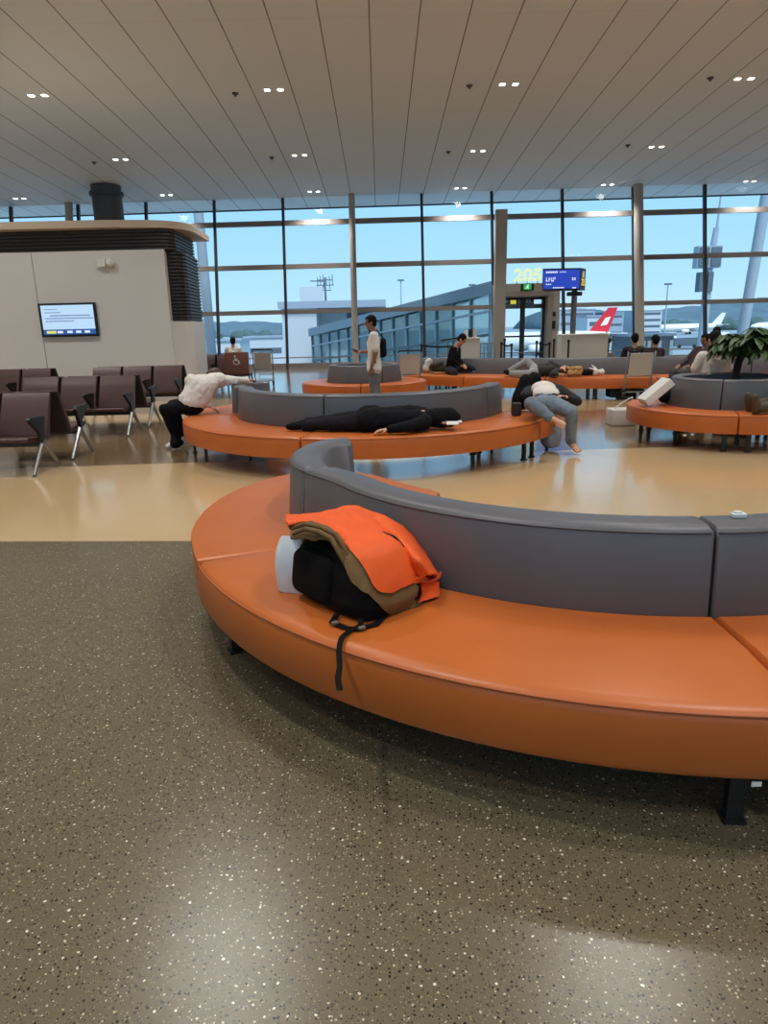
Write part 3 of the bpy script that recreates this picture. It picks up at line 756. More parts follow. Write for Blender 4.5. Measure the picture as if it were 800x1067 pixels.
# gate number in yellow outline
p = gx(549.5, 286.5, GY - .1)
me = text_mesh('205', .80, (p.x, GY - .1, p.z), outline=.022)
xs = [v.co.x for v in me.vertices]; zs = [v.co.z for v in me.vertices]; cx, cz = (max(xs) + min(xs)) / 2, (max(zs) + min(zs)) / 2
for v in me.vertices:
    v.co.x = p.x + (v.co.x - cx) * 1.05 / (max(xs) - min(xs)); v.co.z = p.z + (v.co.z - cz) * .46 / (max(zs) - min(zs))
gn = link('gate_number', me, emit('number_yellow', (.95, .95, .25, 1), 1.0), org=(p.x, GY - .1, p.z)); tag(gn, 'yellow outlined gate number 205 standing on top of the gate portal', 'sign')
bm = bmesh.new()
for x in (-.4, 0, .4): box(bm, (p.x + x, GY - .06, (gt + p.z - .2) / 2), (.02, .03, p.z - .2 - gt + .08))
obj('bracket', bm, FRAMEDK, gn)
# wall phone and reader on portal right side
for (px, py, w, h, lab) in ((577, 327, .10, .16, 'small dark card reader on the gate portal'), (576.5, 338.5, .12, .30, 'black wall telephone on the gate portal below the card reader')):
    p = gx(px, py); bm = nbox((p.x, GY - .04, p.z), (w, .07, h), None, .012); box(bm, (p.x, GY - .085, p.z + h * .2), (w * .6, .03, h * .25))
    tag(obj('telephone' if 'telephone' in lab else 'card_reader', bm, BLACKMET), lab, 'device')
# overhead direction sign beyond the glass of the door
p = gx(524, 310.5, 29.6); q = gx(556, 317, 29.6)
t = thing('direction_sign', 'black and yellow direction sign hanging behind the gate door glass', 'sign', ((p.x + q.x) / 2, 29.6, q.z))
obj('board', box2((p.x, 29.57, q.z), (q.x, 29.63, p.z)), mat('sign_navy', srgb(40, 48, 66), .5), t)
wd = q.x - p.x
obj('yellow_field', box2((p.x + wd * .24, 29.55, q.z + .02), (p.x + wd * .42, 29.566, p.z - .02)), emit('dirsign_yellow', (.75, .62, .03, 1), .9), t)
bm = bmesh.new(); zc = (p.z + q.z) / 2; x = p.x + wd * .1
sgn(bm, [(x - .08, 29.56, zc), (x + .08, 29.56, zc)], .016); sgn(bm, [(x, 29.56, zc - .08), (x, 29.56, zc + .08)], .016)
for i in range(5): box(bm, (p.x + wd * (.5 + .09 * i), 29.56, zc + .04), (wd * .06, .01, .05)); box(bm, (p.x + wd * (.5 + .09 * i), 29.56, zc - .05), (wd * .07, .01, .03))
obj('lettering', bm, WHITE, t)
# flight information display on a pole
FY = 25.6
t0, t1 = py_(565.5, 280, FY), py_(604, 302, FY); s1 = py_(614.5, 303, FY)
t = thing('flight_display', 'blue flight information display with black end panel numbered 205 on a grey pole', 'display', (py_(600, 345, FY).x, FY + .25, 0))
w_ = t1.x - t0.x
bm = bmesh.new(); yb2 = FY + .75
pl = [(t0.x, FY), (t1.x, FY + .0), (s1.x, FY + .62), (t0.x + .32, FY + .62)]
obj('housing', prism(pl, t1.z, t0.z), BLACKMET, t)
BLU = emit('display_blue', (.015, .055, .48, 1), 1.0)
obj('display', box2((t0.x + .03, FY - .02, t1.z + .05), (t1.x - .03, FY - .002, t0.z - .05)), BLU, t)
bm = bmesh.new(); yy = FY - .026; H_ = t0.z - t1.z
DWH = emit('display_white', (.75, .8, 1, 1), 1.)
def fid(u, v, ww, hh): obj('lettering', nbox((t0.x + w_ * u, yy, t1.z + H_ * v), (w_ * ww, .008, H_ * hh)), DWH, t)
for i in range(7): fid(.10 + i * .045, .83, .035, .08)
for i in range(4): fid(.46 + i * .045, .83, .03, .04)
for i, u in enumerate((.10, .17, .24)): fid(u, .50, .018, .20); fid(u + .02, .44 + .08 * (i % 2), .03, .05)
fid(.30, .56, .03, .05); fid(.29, .5, .014, .2); fid(.33, .56, .012, .1)
for i in range(3): fid(.11 + i * .05, .28, .035, .05)
for i in range(6): fid(.30 + i * .05, .12, .04, .05)
fid(.82, .54, .10, .035); fid(.82, .46, .08, .03); fid(.79, .5, .012, .12); fid(.86, .5, .012, .12); fid(.84, .1, .1, .05)
bm.free()
# right end panel marks on the slanted end face
a = V((t1.x, FY, 0)); bb = V((s1.x, FY + .62, 0)); dv = (bb - a).normalized(); ang = math.atan2(dv.y, dv.x); cen = (a + bb) / 2; nn = V((dv.y, -dv.x, 0))
c2 = cen + nn * .012
me = text_mesh('205', .34, (c2.x, c2.y, t1.z + H_ * .35), rz=ang)
link('panel_number', me, emit('panel_yellow', (.9, .7, .05, 1), 1.0), t)
bm = bmesh.new(); rz = Matrix.Rotation(ang, 3, 'Z'); c3 = cen + nn * .008
box(bm, (c3.x, c3.y, t1.z + H_ * .72), (.34, .012, .22), rz); obj('panel_icon', bm, WHITE, t)
px0 = py_(600.5, 320, FY).x
obj('pole', ncone((px0, FY + .35, 0), .10, (px0, FY + .35, t1.z + .02), .10, 18), mat('pole_grey', srgb(96, 100, 106), .45), t, smooth=.7)
obj('collar', nbox((px0, FY + .35, t1.z - .12), (.5, .3, .14), None, .03), BLACKMET, t)
# counters
def counter(x0, x1, y, h, lab, dep=.6):
    t = thing('gate_counter', lab, 'counter', ((x0 + x1) / 2, y + dep / 2, 0))
    obj('body', box2((x0, y, 0), (x1, y + dep, h - .05)), COUNTER, t); obj('top', box2((x0 - .02, y - .02, h - .05), (x1 + .02, y + dep + .02, h), .01), WHITE, t)
    obj('kick', box2((x0 + .02, y - .006, 0), (x1 - .02, y - .0005, .1)), BLACKMET, t); return t
p, q = py_(585, 350, 24.9), py_(634, 346.5, 24.9)
counter(p.x, q.x, 24.9, q.z - .02, 'white gate counter under the blue flight display')
p, q = py_(481, 352, 25.2), py_(500, 352, 25.2)
cl = counter(p.x, q.x, 25.2, p.z, 'white boarding desk with a dark sloping top, left of the gate', 1.0)
obj('sloping_top', nbox((p.x - .28, 25.6, p.z - .02), (.9, .5, .05), Matrix.Rotation(R(-8), 3, 'Y')), BLACKMET, cl)
obj('side_panel', box2((p.x - .5, 25.4, 0), (p.x - .42, 25.8, p.z - .12)), ALU, cl)
for i, (dx, h) in enumerate(((.18, .24), (.34, .3), (.5, .27))):
    bm = nbox((p.x + dx, 25.5, p.z + h / 2), (.13, .12, h), None, .008); box(bm, (p.x + dx, 25.44, p.z + h * .5), (.09, .01, h * .5))
    tag(obj('leaflet_holder', bm, (WHITE, BLACKMET, CARTPANEL)[i]), ('white leaflet holder at the left on the boarding desk', 'black scanner stand in the middle of the boarding desk', 'pale card stand at the right on the boarding desk')[i], 'desk item')
# queue barriers
def stanchion(px, pyt, Y, lab, grp=None):
    p = py_(px, pyt, Y); t = thing('queue_post', lab, 'queue post', (p.x, Y, 0), grp)
    obj('base', ncone((p.x, Y, 0), .17, (p.x, Y, .03), .15, 18), BLACKMET, t); obj('pole', ncone((p.x, Y, .03), .035, (p.x, Y, p.z - .1), .035, 12), BLACKMET, t, smooth=.7)
    obj('head', ncone((p.x, Y, p.z - .1), .05, (p.x, Y, p.z), .05, 12), BLACKMET, t, smooth=.7); return t, V((p.x, Y, p.z - .06))
def belt(a, b, lab):
    bm = bmesh.new(); d = (b - a); n = 8
    secs = []
    for i in range(n + 1):
        q = a + d * i / n - V((0, 0, .05 * math.sin(PI * i / n))); secs.append([q + V((0, -.004, -.03)), q + V((0, .004, -.03)), q + V((0, .004, .03)), q + V((0, -.004, .03))])
    return obj('belt', loft(secs), NAVY, lab)
s_, a = stanchion(522.3, 356.5, 26.3, 'black queue post in front of the left gate door'); s2, b = stanchion(533, 358, 26.3, 'black queue post at the right end of the belt before the left gate door'); belt(a + V((.05, 0, 0)), b - V((.05, 0, 0)), s_)
stanchion(525.8, 352.5, 26.9, 'taller looking black queue post behind the left gate barrier')
stanchion(559.2, 355, 26.6, 'black queue post before the middle of the right gate door')
s_, a = stanchion(563, 356, 26.2, 'black queue post holding a belt before the right gate door'); s2, b = stanchion(572.6, 356.5, 26.2, 'black queue post at the belt end under the portal phone'); belt(a + V((.05, 0, 0)), b - V((.05, 0, 0)), s_)
stanchion(577.3, 353, 26.5, 'black queue post against the right side of the gate portal')
stanchion(592.5, 354, 24.4, 'black queue post standing in front of the white gate counter')
s_, a = stanchion(439, 358.5, 24.6, 'black queue post left of the seated person in black, with a long belt'); b = py_(482, 359.5, 25.45); belt(a + V((.05, 0, 0)), b, s_)
# slim metal railing left of the gate
p, q = py_(500, 358, 27.4), py_(516, 358, 27.4)
t = thing('railing', 'slim pale metal railing between the boarding desk and the gate portal', 'railing', ((p.x + q.x) / 2, 27.4, 0))
obj('top_rail', nbox(((p.x + q.x) / 2, 27.4, .84), (q.x - p.x, .04, .04)), ALU, t)
for i in range(5): obj('post', nbox((p.x + .02 + (q.x - p.x - .04) * i / 4, 27.4, .41), (.035, .035, .82)), ALU, t)

# ------------------------------------------------------------------ plants
def leaf(bm, base, d, L, W, droop=.3, n=5):
    d = V(d).normalized(); s = d.cross(V((0, 0, 1)))
    s = s.normalized() if s.length > .01 else V((1, 0, 0)); u = s.cross(d); prev = None
    for i in range(n + 1):
        t = i / n; c = V(base) + d * (L * t) + V((0, 0, -droop * L * t * t)); w = W * math.sin(PI * min(.98, t * .94 + .05)) ** .8 / 2
        row = [bm.verts.new(c - s * w + u * w * .25), bm.verts.new(c), bm.verts.new(c + s * w + u * w * .25)]
        if prev:
            bm.faces.new((prev[0], prev[1], row[1], row[0])); bm.faces.new((prev[1], prev[2], row[2], row[1]))
        prev = row
random.seed(5)
tc_ = py_(767, 390, 9.5); tx = tc_.x
t = thing('potted_tree', 'potted tree with drooping green leaves inside the round bench ring', 'potted plant', (tx, 9.5, 0))
obj('pot', loft([[(tx + r * math.cos(2 * PI * i / 24), 9.5 + r * math.sin(2 * PI * i / 24), z) for i in range(24)] for r, z in ((.22, 0), (.30, .5), (.31, .55))]), mat('pot_dark', srgb(60, 56, 54), .6), t, smooth=.7)
obj('soil', ncone((tx, 9.5, .551), .28, (tx, 9.5, .56), .28, 20), SOIL, t)
obj('trunk', ntube([(tx, 9.5, .55), (tx - .01, 9.5, .8), (tx + .015, 9.5, 1.0), (tx + .10, 9.5, 1.2)], [.05, .045, .05, .06], 12), BARK, t, smooth=4)
bm = bmesh.new()
top = V((tx + .10, 9.5, 1.2))
for k in range(74):
    a = random.uniform(0, 2 * PI); el = random.uniform(-.15, 1.0); L = random.uniform(.20, .56) * (1 if math.cos(a) > -.3 else .62)
    d = V((math.cos(a), math.sin(a), el)).normalized(); e = top + V((d.x * L * 1.15, d.y * L, d.z * L * .62))
    tube(bm, [top, (top + e) / 2 + V((0, 0, .05)), e], .007, 5)
    for j in range(7):
        b2 = a + j * 2 * PI / 7 + random.uniform(-.3, .3); dd = V((math.cos(b2), math.sin(b2), random.uniform(-.35, .25)))
        leaf(bm, e, dd, random.uniform(.16, .26), random.uniform(.075, .11), random.uniform(.3, .9))
obj('foliage', bm, LEAF, t, smooth=4)
# spiky plant behind the counter
p = py_(633, 362, 25.8)
t = thing('spiky_plant', 'dark spiky potted plant at the right end of the white gate counter', 'potted plant', (p.x, 25.8, 0))
obj('pot', ncone((p.x, 25.8, 0), .2, (p.x, 25.8, .45), .26, 20), mat('pot_white', srgb(150, 150, 150), .5), t, smooth=.7)
obj('trunk', ntube([(p.x, 25.8, .44), (p.x, 25.8, .8)], .05, 8), BARK, t)
bm = bmesh.new()
for k in range(46):
    a = random.uniform(0, 2 * PI); el = random.uniform(-.2, 1.6); leaf(bm, (p.x, 25.8, .7 + random.random() * .3), (math.cos(a), math.sin(a), el), random.uniform(.35, .6), .05, .25)
obj('foliage', bm, LEAFDK, t)

# ------------------------------------------------------------------ luggage trolleys
def trolley(x, y, rz, label):
    t = thing('luggage_trolley', label, 'luggage trolley', (x, y, 0), 'airport luggage trolleys'); M3 = Matrix.Rotation(rz, 3, 'Z'); o = V((x, y, 0))
    def P(a, b, c): return o + M3 @ V((a, b, c))
    FR = ALU
    obj('push_bar', ntube([P(-.27, -.12, .98), P(-.26, -.16, 1.02), P(.26, -.16, 1.02), P(.27, -.12, .98)], .02, 10), BLACKMET, t, smooth=4)
    for s in (-1, 1): obj('upright', ntube([P(s * .27, -.12, .98), P(s * .26, .0, .5), P(s * .25, .05, .22), P(s * .25, .25, .16)], .018, 10), FR, t, smooth=4)
    rot = M3 @ Matrix.Rotation(R(10), 3, 'X')
    obj('advert_panel', nbox(P(0, -.085, .72), (.46, .02, .44), rot, .006), CARTPANEL, t)
    obj('basket_bar', ntube([P(-.25, -.0, .48), P(.25, -.0, .48)], .014, 8), FR, t)
    obj('deck', nbox(P(0, .35, .17), (.46, .75, .025), M3, .005), FR, t)
    obj('toe_bar', ntube([P(-.2, .72, .2), P(-.2, .76, .3), P(.2, .76, .3), P(.2, .72, .2)], .014, 8), FR, t, smooth=4)
    for a, b in ((-.24, .1), (.24, .1), (0, .62)):
        c = P(a, b, .075); ax = M3 @ V((1, 0, 0))
        w = obj('wheel', ncone(c - ax * .022, .072, c + ax * .022, .072, 18), RUBBER, t, smooth=.6); obj('hub', ncone(c - ax * .026, .03, c + ax * .026, .03, 12), ALU, w)
        obj('fork', nbox(P(a, b, .125), (.06, .05, .06), M3), FR, t)
    return t
p = pz(672, 415, 0); trolley(p.x - .30, p.y - .35, R(0), 'luggage trolley with pale panel parked in front of the long bench at right')
p = pz(431, 401.5, 0); trolley(.65, 16.08, R(10), 'luggage trolley just right of the standing man, beside the long bench end')
p = pz(267, 393, 0); trolley(-3.25, 19.6, R(4), 'luggage trolley with grey panel beside the brown wheelchair seat')

# ------------------------------------------------------------------ outside the glass
og = loft([[(-900, 31.5, -5), (-900, 1500, -5), (-900, 1500, -5.2), (-900, 31.5, -5.2)], [(900, 31.5, -5), (900, 1500, -5), (900, 1500, -5.2), (900, 31.5, -5.2)]])
structure(obj('ground_apron', og, EXTCON, org=(0, 0, -5)))
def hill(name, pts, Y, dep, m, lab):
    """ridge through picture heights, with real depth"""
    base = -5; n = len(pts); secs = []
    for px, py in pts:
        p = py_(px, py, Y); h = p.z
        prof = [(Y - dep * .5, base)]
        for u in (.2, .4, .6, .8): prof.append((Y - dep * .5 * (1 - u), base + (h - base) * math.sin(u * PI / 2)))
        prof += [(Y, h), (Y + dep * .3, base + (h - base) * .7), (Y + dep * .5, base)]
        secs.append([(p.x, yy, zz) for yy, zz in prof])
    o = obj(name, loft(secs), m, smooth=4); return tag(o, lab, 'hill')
random.seed(3)
def ridge(ctrl, step=9, j=1.2):
    out = []; x = ctrl[0][0]
    while x <= ctrl[-1][0]:
        for (a, ya), (b, yb) in zip(ctrl[:-1], ctrl[1:]):
            if a <= x <= b: out.append((x, ya + (yb - ya) * (x - a) / (b - a) + random.uniform(-j, j))); break
        x += step
    return out
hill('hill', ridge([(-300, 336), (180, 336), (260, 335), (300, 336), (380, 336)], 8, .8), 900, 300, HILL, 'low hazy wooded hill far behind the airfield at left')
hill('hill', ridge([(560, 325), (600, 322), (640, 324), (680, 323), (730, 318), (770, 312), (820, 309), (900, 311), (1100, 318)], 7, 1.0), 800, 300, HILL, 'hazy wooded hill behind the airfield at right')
random.seed(9)
def cluster(cx, Y, n, w, h, name, m, lab):
    bm = bmesh.new()
    for i in range(n):
        r = h * random.uniform(.5, .9); c = V((cx + random.uniform(-w, w), Y + random.uniform(-3, 3), -5 + r * .7))
        bmesh.ops.create_icosphere(bm, subdivisions=2, radius=1, matrix=Matrix.Translation(c) @ Matrix.Diagonal((r * random.uniform(.8, 1.4), r, r, 1)))
    for v in bm.verts: v.co += V((1, 1, 1)) * (noise.noise(v.co * .5) * .5)
    return tag(obj(name, bm, m, smooth=4), lab, 'trees')
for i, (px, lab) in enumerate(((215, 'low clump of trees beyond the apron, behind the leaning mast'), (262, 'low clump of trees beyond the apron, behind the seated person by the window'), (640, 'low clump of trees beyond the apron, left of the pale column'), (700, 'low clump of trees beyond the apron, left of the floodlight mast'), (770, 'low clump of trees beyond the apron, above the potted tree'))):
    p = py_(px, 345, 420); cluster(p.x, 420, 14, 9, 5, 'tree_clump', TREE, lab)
def block(x0, x1, y0, y1, z0, z1, m, name, lab, cat='building', win=None):
    t = thing(name, lab, cat, ((x0 + x1) / 2, (y0 + y1) / 2, z0))
    obj('wall', box2((x0, y0, z0), (x1, y1, z1)), m, t); obj('roof', box2((x0 - .3, y0 - .3, z1), (x1 + .3, y1 + .3, z1 + .35)), EXTGREY, t)
    if win:
        for r in range(win):
            z = z0 + (z1 - z0) * (r + .55) / win; obj('window_band', box2((x0 + .6, y0 - .05, z - .5), (x1 - .6, y0 - .005, z + .5)), EXTDARK, t)
    return t
def bpx(x0, x1, ytop, Y, dep, m, name, lab, win=None):
    a, b = py_(x0, ytop, Y), py_(x1, ytop, Y); return block(a.x, b.x, Y, Y + dep, -5, (a.z + b.z) / 2, m, name, lab, win=win)
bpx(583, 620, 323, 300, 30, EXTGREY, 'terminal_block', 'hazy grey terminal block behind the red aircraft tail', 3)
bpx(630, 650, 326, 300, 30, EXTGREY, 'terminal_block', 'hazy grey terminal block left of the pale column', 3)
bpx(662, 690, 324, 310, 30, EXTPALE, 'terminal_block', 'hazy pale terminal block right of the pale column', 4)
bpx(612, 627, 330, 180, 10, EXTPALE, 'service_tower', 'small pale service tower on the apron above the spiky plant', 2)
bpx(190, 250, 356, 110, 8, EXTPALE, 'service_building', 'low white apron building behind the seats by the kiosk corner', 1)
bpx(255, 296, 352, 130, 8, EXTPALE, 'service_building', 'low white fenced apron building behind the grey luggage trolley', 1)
# fence in front of it
p0, p1 = py_(248, 358, 100), py_(292, 358, 100)
# vehicles on the apron
def van(px, py, Y, L, m, lab, kind='service_van'):
    p = py_(px, py, Y); t = thing(kind, lab, 'vehicle', (p.x, Y, -5)); x = p.x
    obj('body', loft([[(x + u, Y + s, z) for u, z in ((-L / 2, -4.6), (-L / 2, -3.6), (-L * .42, -2.7), (L / 2, -2.6), (L / 2, -4.6))] for s in (-1, -.9, .9, 1)]), m, t)
    obj('windscreen', box2((x - L * .40, Y - 1.03, -3.5), (x + L * .2, Y - 1.001, -2.9)), EXTDARK, t)
    for u in (-.3, .3): obj('wheel', ncone((x + u * L, Y - 1.05, -4.6), .4, (x + u * L, Y - .7, -4.6), .4, 14), RUBBER, t)
    return t
for px, Y, L, m, lab in ((265, 240, 7, PLANEWHITE, 'white apron van left of the rotunda, second from the building'), (280, 250, 6, EXTDARK, 'dark apron van close to the rotunda wall'), (240, 260, 8, PLANEWHITE, 'white apron van behind the dark mullion at left'), (668, 210, 7, PLANEWHITE, 'white apron van just right of the pale column'), (690, 240, 9, PLANEWHITE, 'long white apron van behind the floodlight mast'), (745, 230, 8, PLANEWHITE, 'white apron van above the head of the person in white shirt'), (640, 190, 6, PLANEWHITE, 'white apron van right of the small service tower'), (715, 170, 6, EXTDARK, 'dark apron van near the floodlight mast foot')):
    van(px, 345, Y, L, m, lab)
# aircraft
def aircraft(px, Y, rz, sc, label, tailm):
    p = py_(px, 345, Y); t = thing('aircraft', label, 'aircraft', (p.x, Y, -5)); M3 = Matrix.Rotation(rz, 3, 'Z'); o = V((p.x, Y, -5))
    def P(a, b, c): return o + M3 @ (V((a, b, c)) * sc)
    rings = []
    for a, r, z in ((-16, .2, 3.6), (-15, .9, 3.5), (-13, 1.6, 3.4), (-10, 1.95, 3.3), (8, 1.95, 3.3), (13, 1.4, 3.7), (17, .5, 4.3), (18, .15, 4.4)):
        rings.append([P(a, r * math.cos(2 * PI * k / 20), z + r * math.sin(2 * PI * k / 20)) for k in range(20)])
    obj('fuselage', loft(rings), PLANEWHITE, t, smooth=4)
    obj('tail_fin', loft([[P(a, s, z) for a, z in ((12, 4.8), (16.8, 4.8), (18.8, 10.2), (16.6, 10.2))] for s in (-.15, .15)]), tailm, t)
    if tailm is PLANERED: obj('fin_mark', loft([[P(a, s, z) for a, z in ((14.8, 6.2), (16.4, 6.4), (17.2, 8.2), (15.9, 7.9))] for s in (-.2, .2)]), PLANEWHITE, t)
    for s in (-1, 1):
        obj('wing', loft([[P(a, s * b, z) for a, z in ((x0, zz), (x1, zz), (x1, zz + .3), (x0, zz + .3))] for b, x0, x1, zz in ((1.5, -3, 3.5, 2.6), (16, 5, 6.6, 3.4))]), PLANEWHITE, t)
        obj('tailplane', loft([[P(a, s * b, z) for a, z in ((x0, 4.4), (x1, 4.4), (x1, 4.6), (x0, 4.6))] for b, x0, x1 in ((.4, 13.5, 17), (6, 17, 18.6))]), PLANEWHITE, t)
        obj('engine', loft([[P(a, s * 5.2 + .95 * r * math.cos(2 * PI * k / 14), 1.7 + .95 * r * math.sin(2 * PI * k / 14)) for k in range(14)] for a, r in ((-4, .85), (-3.2, 1), (-1, .9), (0, .6))]), PLANEWHITE, t, smooth=4)
        c = P(1, s * 2.4, .6); ax = M3 @ V((0, .3, 0)); obj('wheel', ncone(c - ax, .6 * sc, c + ax, .6 * sc, 14), RUBBER, t); obj('strut', ncone(P(1, s * 2.4, .6), .14, P(1, s * 1.6, 2.6), .14, 8), ALU, t)
    c = P(-11.5, 0, .5); ax = M3 @ V((0, .25, 0)); obj('wheel', ncone(c - ax, .5 * sc, c + ax, .5 * sc, 14), RUBBER, t); obj('strut', ncone(P(-11.5, 0, .5), .12, P(-11.5, 0, 2.2), .12, 8), ALU, t)
    return t
aircraft(561, 150, R(8), .92, 'white aircraft with red tail fin seen beside the display pole', PLANERED)
aircraft(715, 330, R(-5), .9, 'white aircraft parked far away below the floodlight mast', PLANEWHITE)
aircraft(815, 300, R(5), .9, 'white aircraft far away at the right edge behind the potted tree', PLANERED)
# leaning steel props outside the glass, floodlight mast, light poles
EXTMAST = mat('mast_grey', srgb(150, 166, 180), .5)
a, b = py_(223, 385, 36), py_(205, 205, 36)
tag(obj('steel_prop', ncone((a.x, 36, -5), .24, (b.x + (b.x - a.x) * 0, 36, b.z + .6), .24, 18), EXTMAST, smooth=.7), 'tall pale steel prop outside the glass, right of the kiosk', 'mast')
a, b = py_(765, 395, 36), py_(798, 205, 36)
d = (b - a); bot = a - d * ((a.z + 5) / d.z)
tag(obj('steel_prop', ncone(bot, .26, b + d * .1, .26, 18), EXTMAST, smooth=.7), 'leaning pale steel prop outside the glass at the right edge', 'mast')
Y = 60; a = py_(730, 370, Y); tp_ = py_(737, 235, Y)
t = thing('floodlight_mast', 'pale floodlight mast with two banks of panels outside at right', 'mast', (a.x, Y, -5))
obj('pole', ncone((a.x, Y, -5), .40, (a.x, Y, 5.2), .34, 18), EXTMAST, t, smooth=.7)
obj('antenna', ncone((a.x + .35, Y, 8.6), .1, (a.x + .45, Y, 12.6), .05, 10), EXTMAST, t)
p, q = py_(725, 257, Y), py_(748, 279, Y)
obj('lamp_bank', box2((p.x, Y - .5, q.z), (q.x, Y + .4, p.z)), EXTGREY, t)
for zz in (.25, .75):
    for xx in (.25, .75): obj('floodlight', nbox((p.x + (q.x - p.x) * xx, Y - .55, q.z + (p.z - q.z) * zz), ((q.x - p.x) * .4, .12, (p.z - q.z) * .36)), EXTDARK, t)
p, q = py_(727, 284, Y), py_(739, 304, Y)
obj('lamp_bank', box2((p.x, Y - .5, q.z), (p.x + .42, Y + .3, p.z)), EXTDARK, t); obj('lamp_bank', box2((q.x - .42, Y - .5, q.z), (q.x, Y + .3, p.z)), EXTDARK, t)
obj('pole', ncone((a.x, Y, 5.1), .30, (a.x + .3, Y, 8.7), .22, 14), EXTMAST, t, smooth=.7)
def lightpole(px, ptop, Y, lab):
    p = py_(px, ptop, Y); t = thing('light_pole', lab, 'light pole', (p.x, Y, -5)); obj('pole', ncone((p.x, Y, -5), .16, (p.x, Y, p.z), .09, 10), EXTMAST, t)
    obj('lamp_head', nbox((p.x, Y, p.z), (Y * .009, .6, .22)), EXTDARK, t)
lightpole(417.5, 292, 120, 'thin apron light pole rising behind the walkway roof left of the gate')
lightpole(696, 296, 110, 'thin apron light pole between the pale column and the floodlight mast')
lightpole(492, 297, 100, 'thin apron light pole whose head shows just above the walkway roof')

# boarding bridge: sloping glazed walkway and rotunda
SL = [py_(512, 295, 32.5), py_(416, 320, 42), py_(325, 343, 52)]
t = thing('boarding_bridge', 'sloping glazed boarding bridge running down to the left from the gate', 'boarding bridge', (SL[1].x, 42, -5))
A, B = SL[0], SL[2]; dd = (B - A); nrm = V((dd.y, -dd.x, 0)).normalized()      # towards the hall side
if nrm.y > 0: nrm = -nrm
hw = 3.3
def BP(u, off, dz): return A + dd * u + nrm * off + V((0, 0, dz))
def beam(u0, u1, o0, o1, z0, z1, m=None):
    L_ = [(u0, o1), (u1, o1)] if m is None else [(u0, m), (.35, o1), (u1, o1)]
    return loft([[BP(u, o0, z0), BP(u, q, z0), BP(u, q, z1), BP(u, o0, z1)] for u, q in L_])
obj('roof', beam(-.02, 1, .25, -2.8, -.28, 0, -.2), EXTGREY, t)
obj('roof_edge', beam(-.02, 1, .30, .22, -.5, .03), mat('bridge_edge', srgb(120, 138, 150), .5), t)
obj('deck', beam(-.02, 1, .25, -2.8, -hw - .3, -hw, -.2), EXTGREY, t)
obj('back_wall', beam(.35, 1, -2.72, -2.8, -hw, -.28), mat('teal_panel', srgb(176, 226, 232), .4, var=.12, vscale=.8), t)
obj('glazing', beam(-.0, 1, .02, 0, -hw, -.28), TEALGLASS, t)
bm = bmesh.new()
for i in range(15):
    u = i / 14; r = [BP(u, o, z) for o, z in ((-.04, -hw), (.10, -hw), (.10, -.28), (-.04, -.28))]; w = dd.normalized() * .05
    A_ = [bm.verts.new(x - w) for x in r]; B_ = [bm.verts.new(x + w) for x in r]
    for k in range(4): bm.faces.new((A_[k], A_[(k + 1) % 4], B_[(k + 1) % 4], B_[k]))
    bm.faces.new(A_[::-1]); bm.faces.new(B_)
obj('glazing_frame', bm, mat('bridge_frame', srgb(118, 150, 164), .5), t)
obj('rail', beam(0, 1, .12, .06, -hw + 1.0, -hw + 1.12), EXTDARK, t); obj('rail', beam(0, 1, .12, .06, -1.25, -1.15), EXTGREY, t)
for u in (.2, .6, .95):
    q = BP(u, -1.2, -hw - .3); obj('support', nbox((q.x, q.y, (q.z - 5) / 2), (.5, .5, q.z + 5)), EXTGREY, t)
p, q = py_(293, 322, 54), py_(402, 319, 54)
t = thing('bridge_rotunda', 'flat roofed grey rotunda building at the lower end of the boarding bridge', 'building', ((p.x + q.x) / 2, 56, -5))
r2 = py_(330, 340, 54)
obj('wall', box2((p.x, 54, -5), (r2.x, 62, p.z)), EXTPALE, t); obj('wall', box2((r2.x, 56, p.z - 3.2), (py_(360, 330, 54).x, 62, p.z - .01)), EXTPALE, t)
obj('roof', box2((p.x - .2, 53.6, p.z), (q.x, 62.4, p.z + .5)), EXTGREY, t)
obj('window', box2((py_(360, 330, 54).x, 56.2, p.z - 1.6), (q.x - .3, 58, p.z - .02)), EXTDARK, t)
# billboard frame and antenna on its roof
zr = p.z + .5
a, b = py_(312, 299, 58), py_(337, 314, 58)
t = thing('roof_board', 'pale rectangular board on stilts on the rotunda roof', 'board', ((a.x + b.x) / 2, 58, zr))
obj('board', box2((a.x, 57.9, b.z), (b.x, 58.1, a.z)), EXTPALE, t)
for u in (.1, .4, .7, .95):
    x = a.x + (b.x - a.x) * u; obj('stilt', ntube([(x, 58, zr), (x + .1, 58, b.z + .02)], .05, 6), EXTDARK, t); obj('brace', ntube([(x, 59.4, zr), (x, 58.05, b.z + .3)], .05, 6), EXTDARK, t)
a = py_(339, 318, 58)
t = thing('antenna', 'thin roof antenna with cross arms beside the pale board', 'antenna', (a.x, 58.6, zr))
tz = py_(339, 289, 58.6).z
obj('mast', ncone((a.x, 58.6, zr), .09, (a.x, 58.6, tz), .05, 8), EXTDARK, t)
for i, (z, w) in enumerate(((tz - .2, .6), (tz - .6, .7), (tz - 1.0, .5))): obj('cross_arm', ntube([(a.x - w, 58.6, z), (a.x + w, 58.6, z)], .04, 6), EXTDARK, t)
for i in range(6): obj('element', ntube([(a.x - .6 + i * .24, 58.6, tz - .9 + .3 * (i % 2)), (a.x - .6 + i * .24, 58.6, tz + .1 * (i % 3))], .035, 6), EXTDARK, t)
obj('brace', ntube([(a.x - .9, 58.6, zr), (a.x, 58.6, zr + 1.6)], .05, 6), EXTDARK, t)
obj('side_arm', ntube([(a.x, 58.6, tz - .3), (a.x - 1.2, 58.6, tz - .25)], .05, 6), EXTDARK, t)
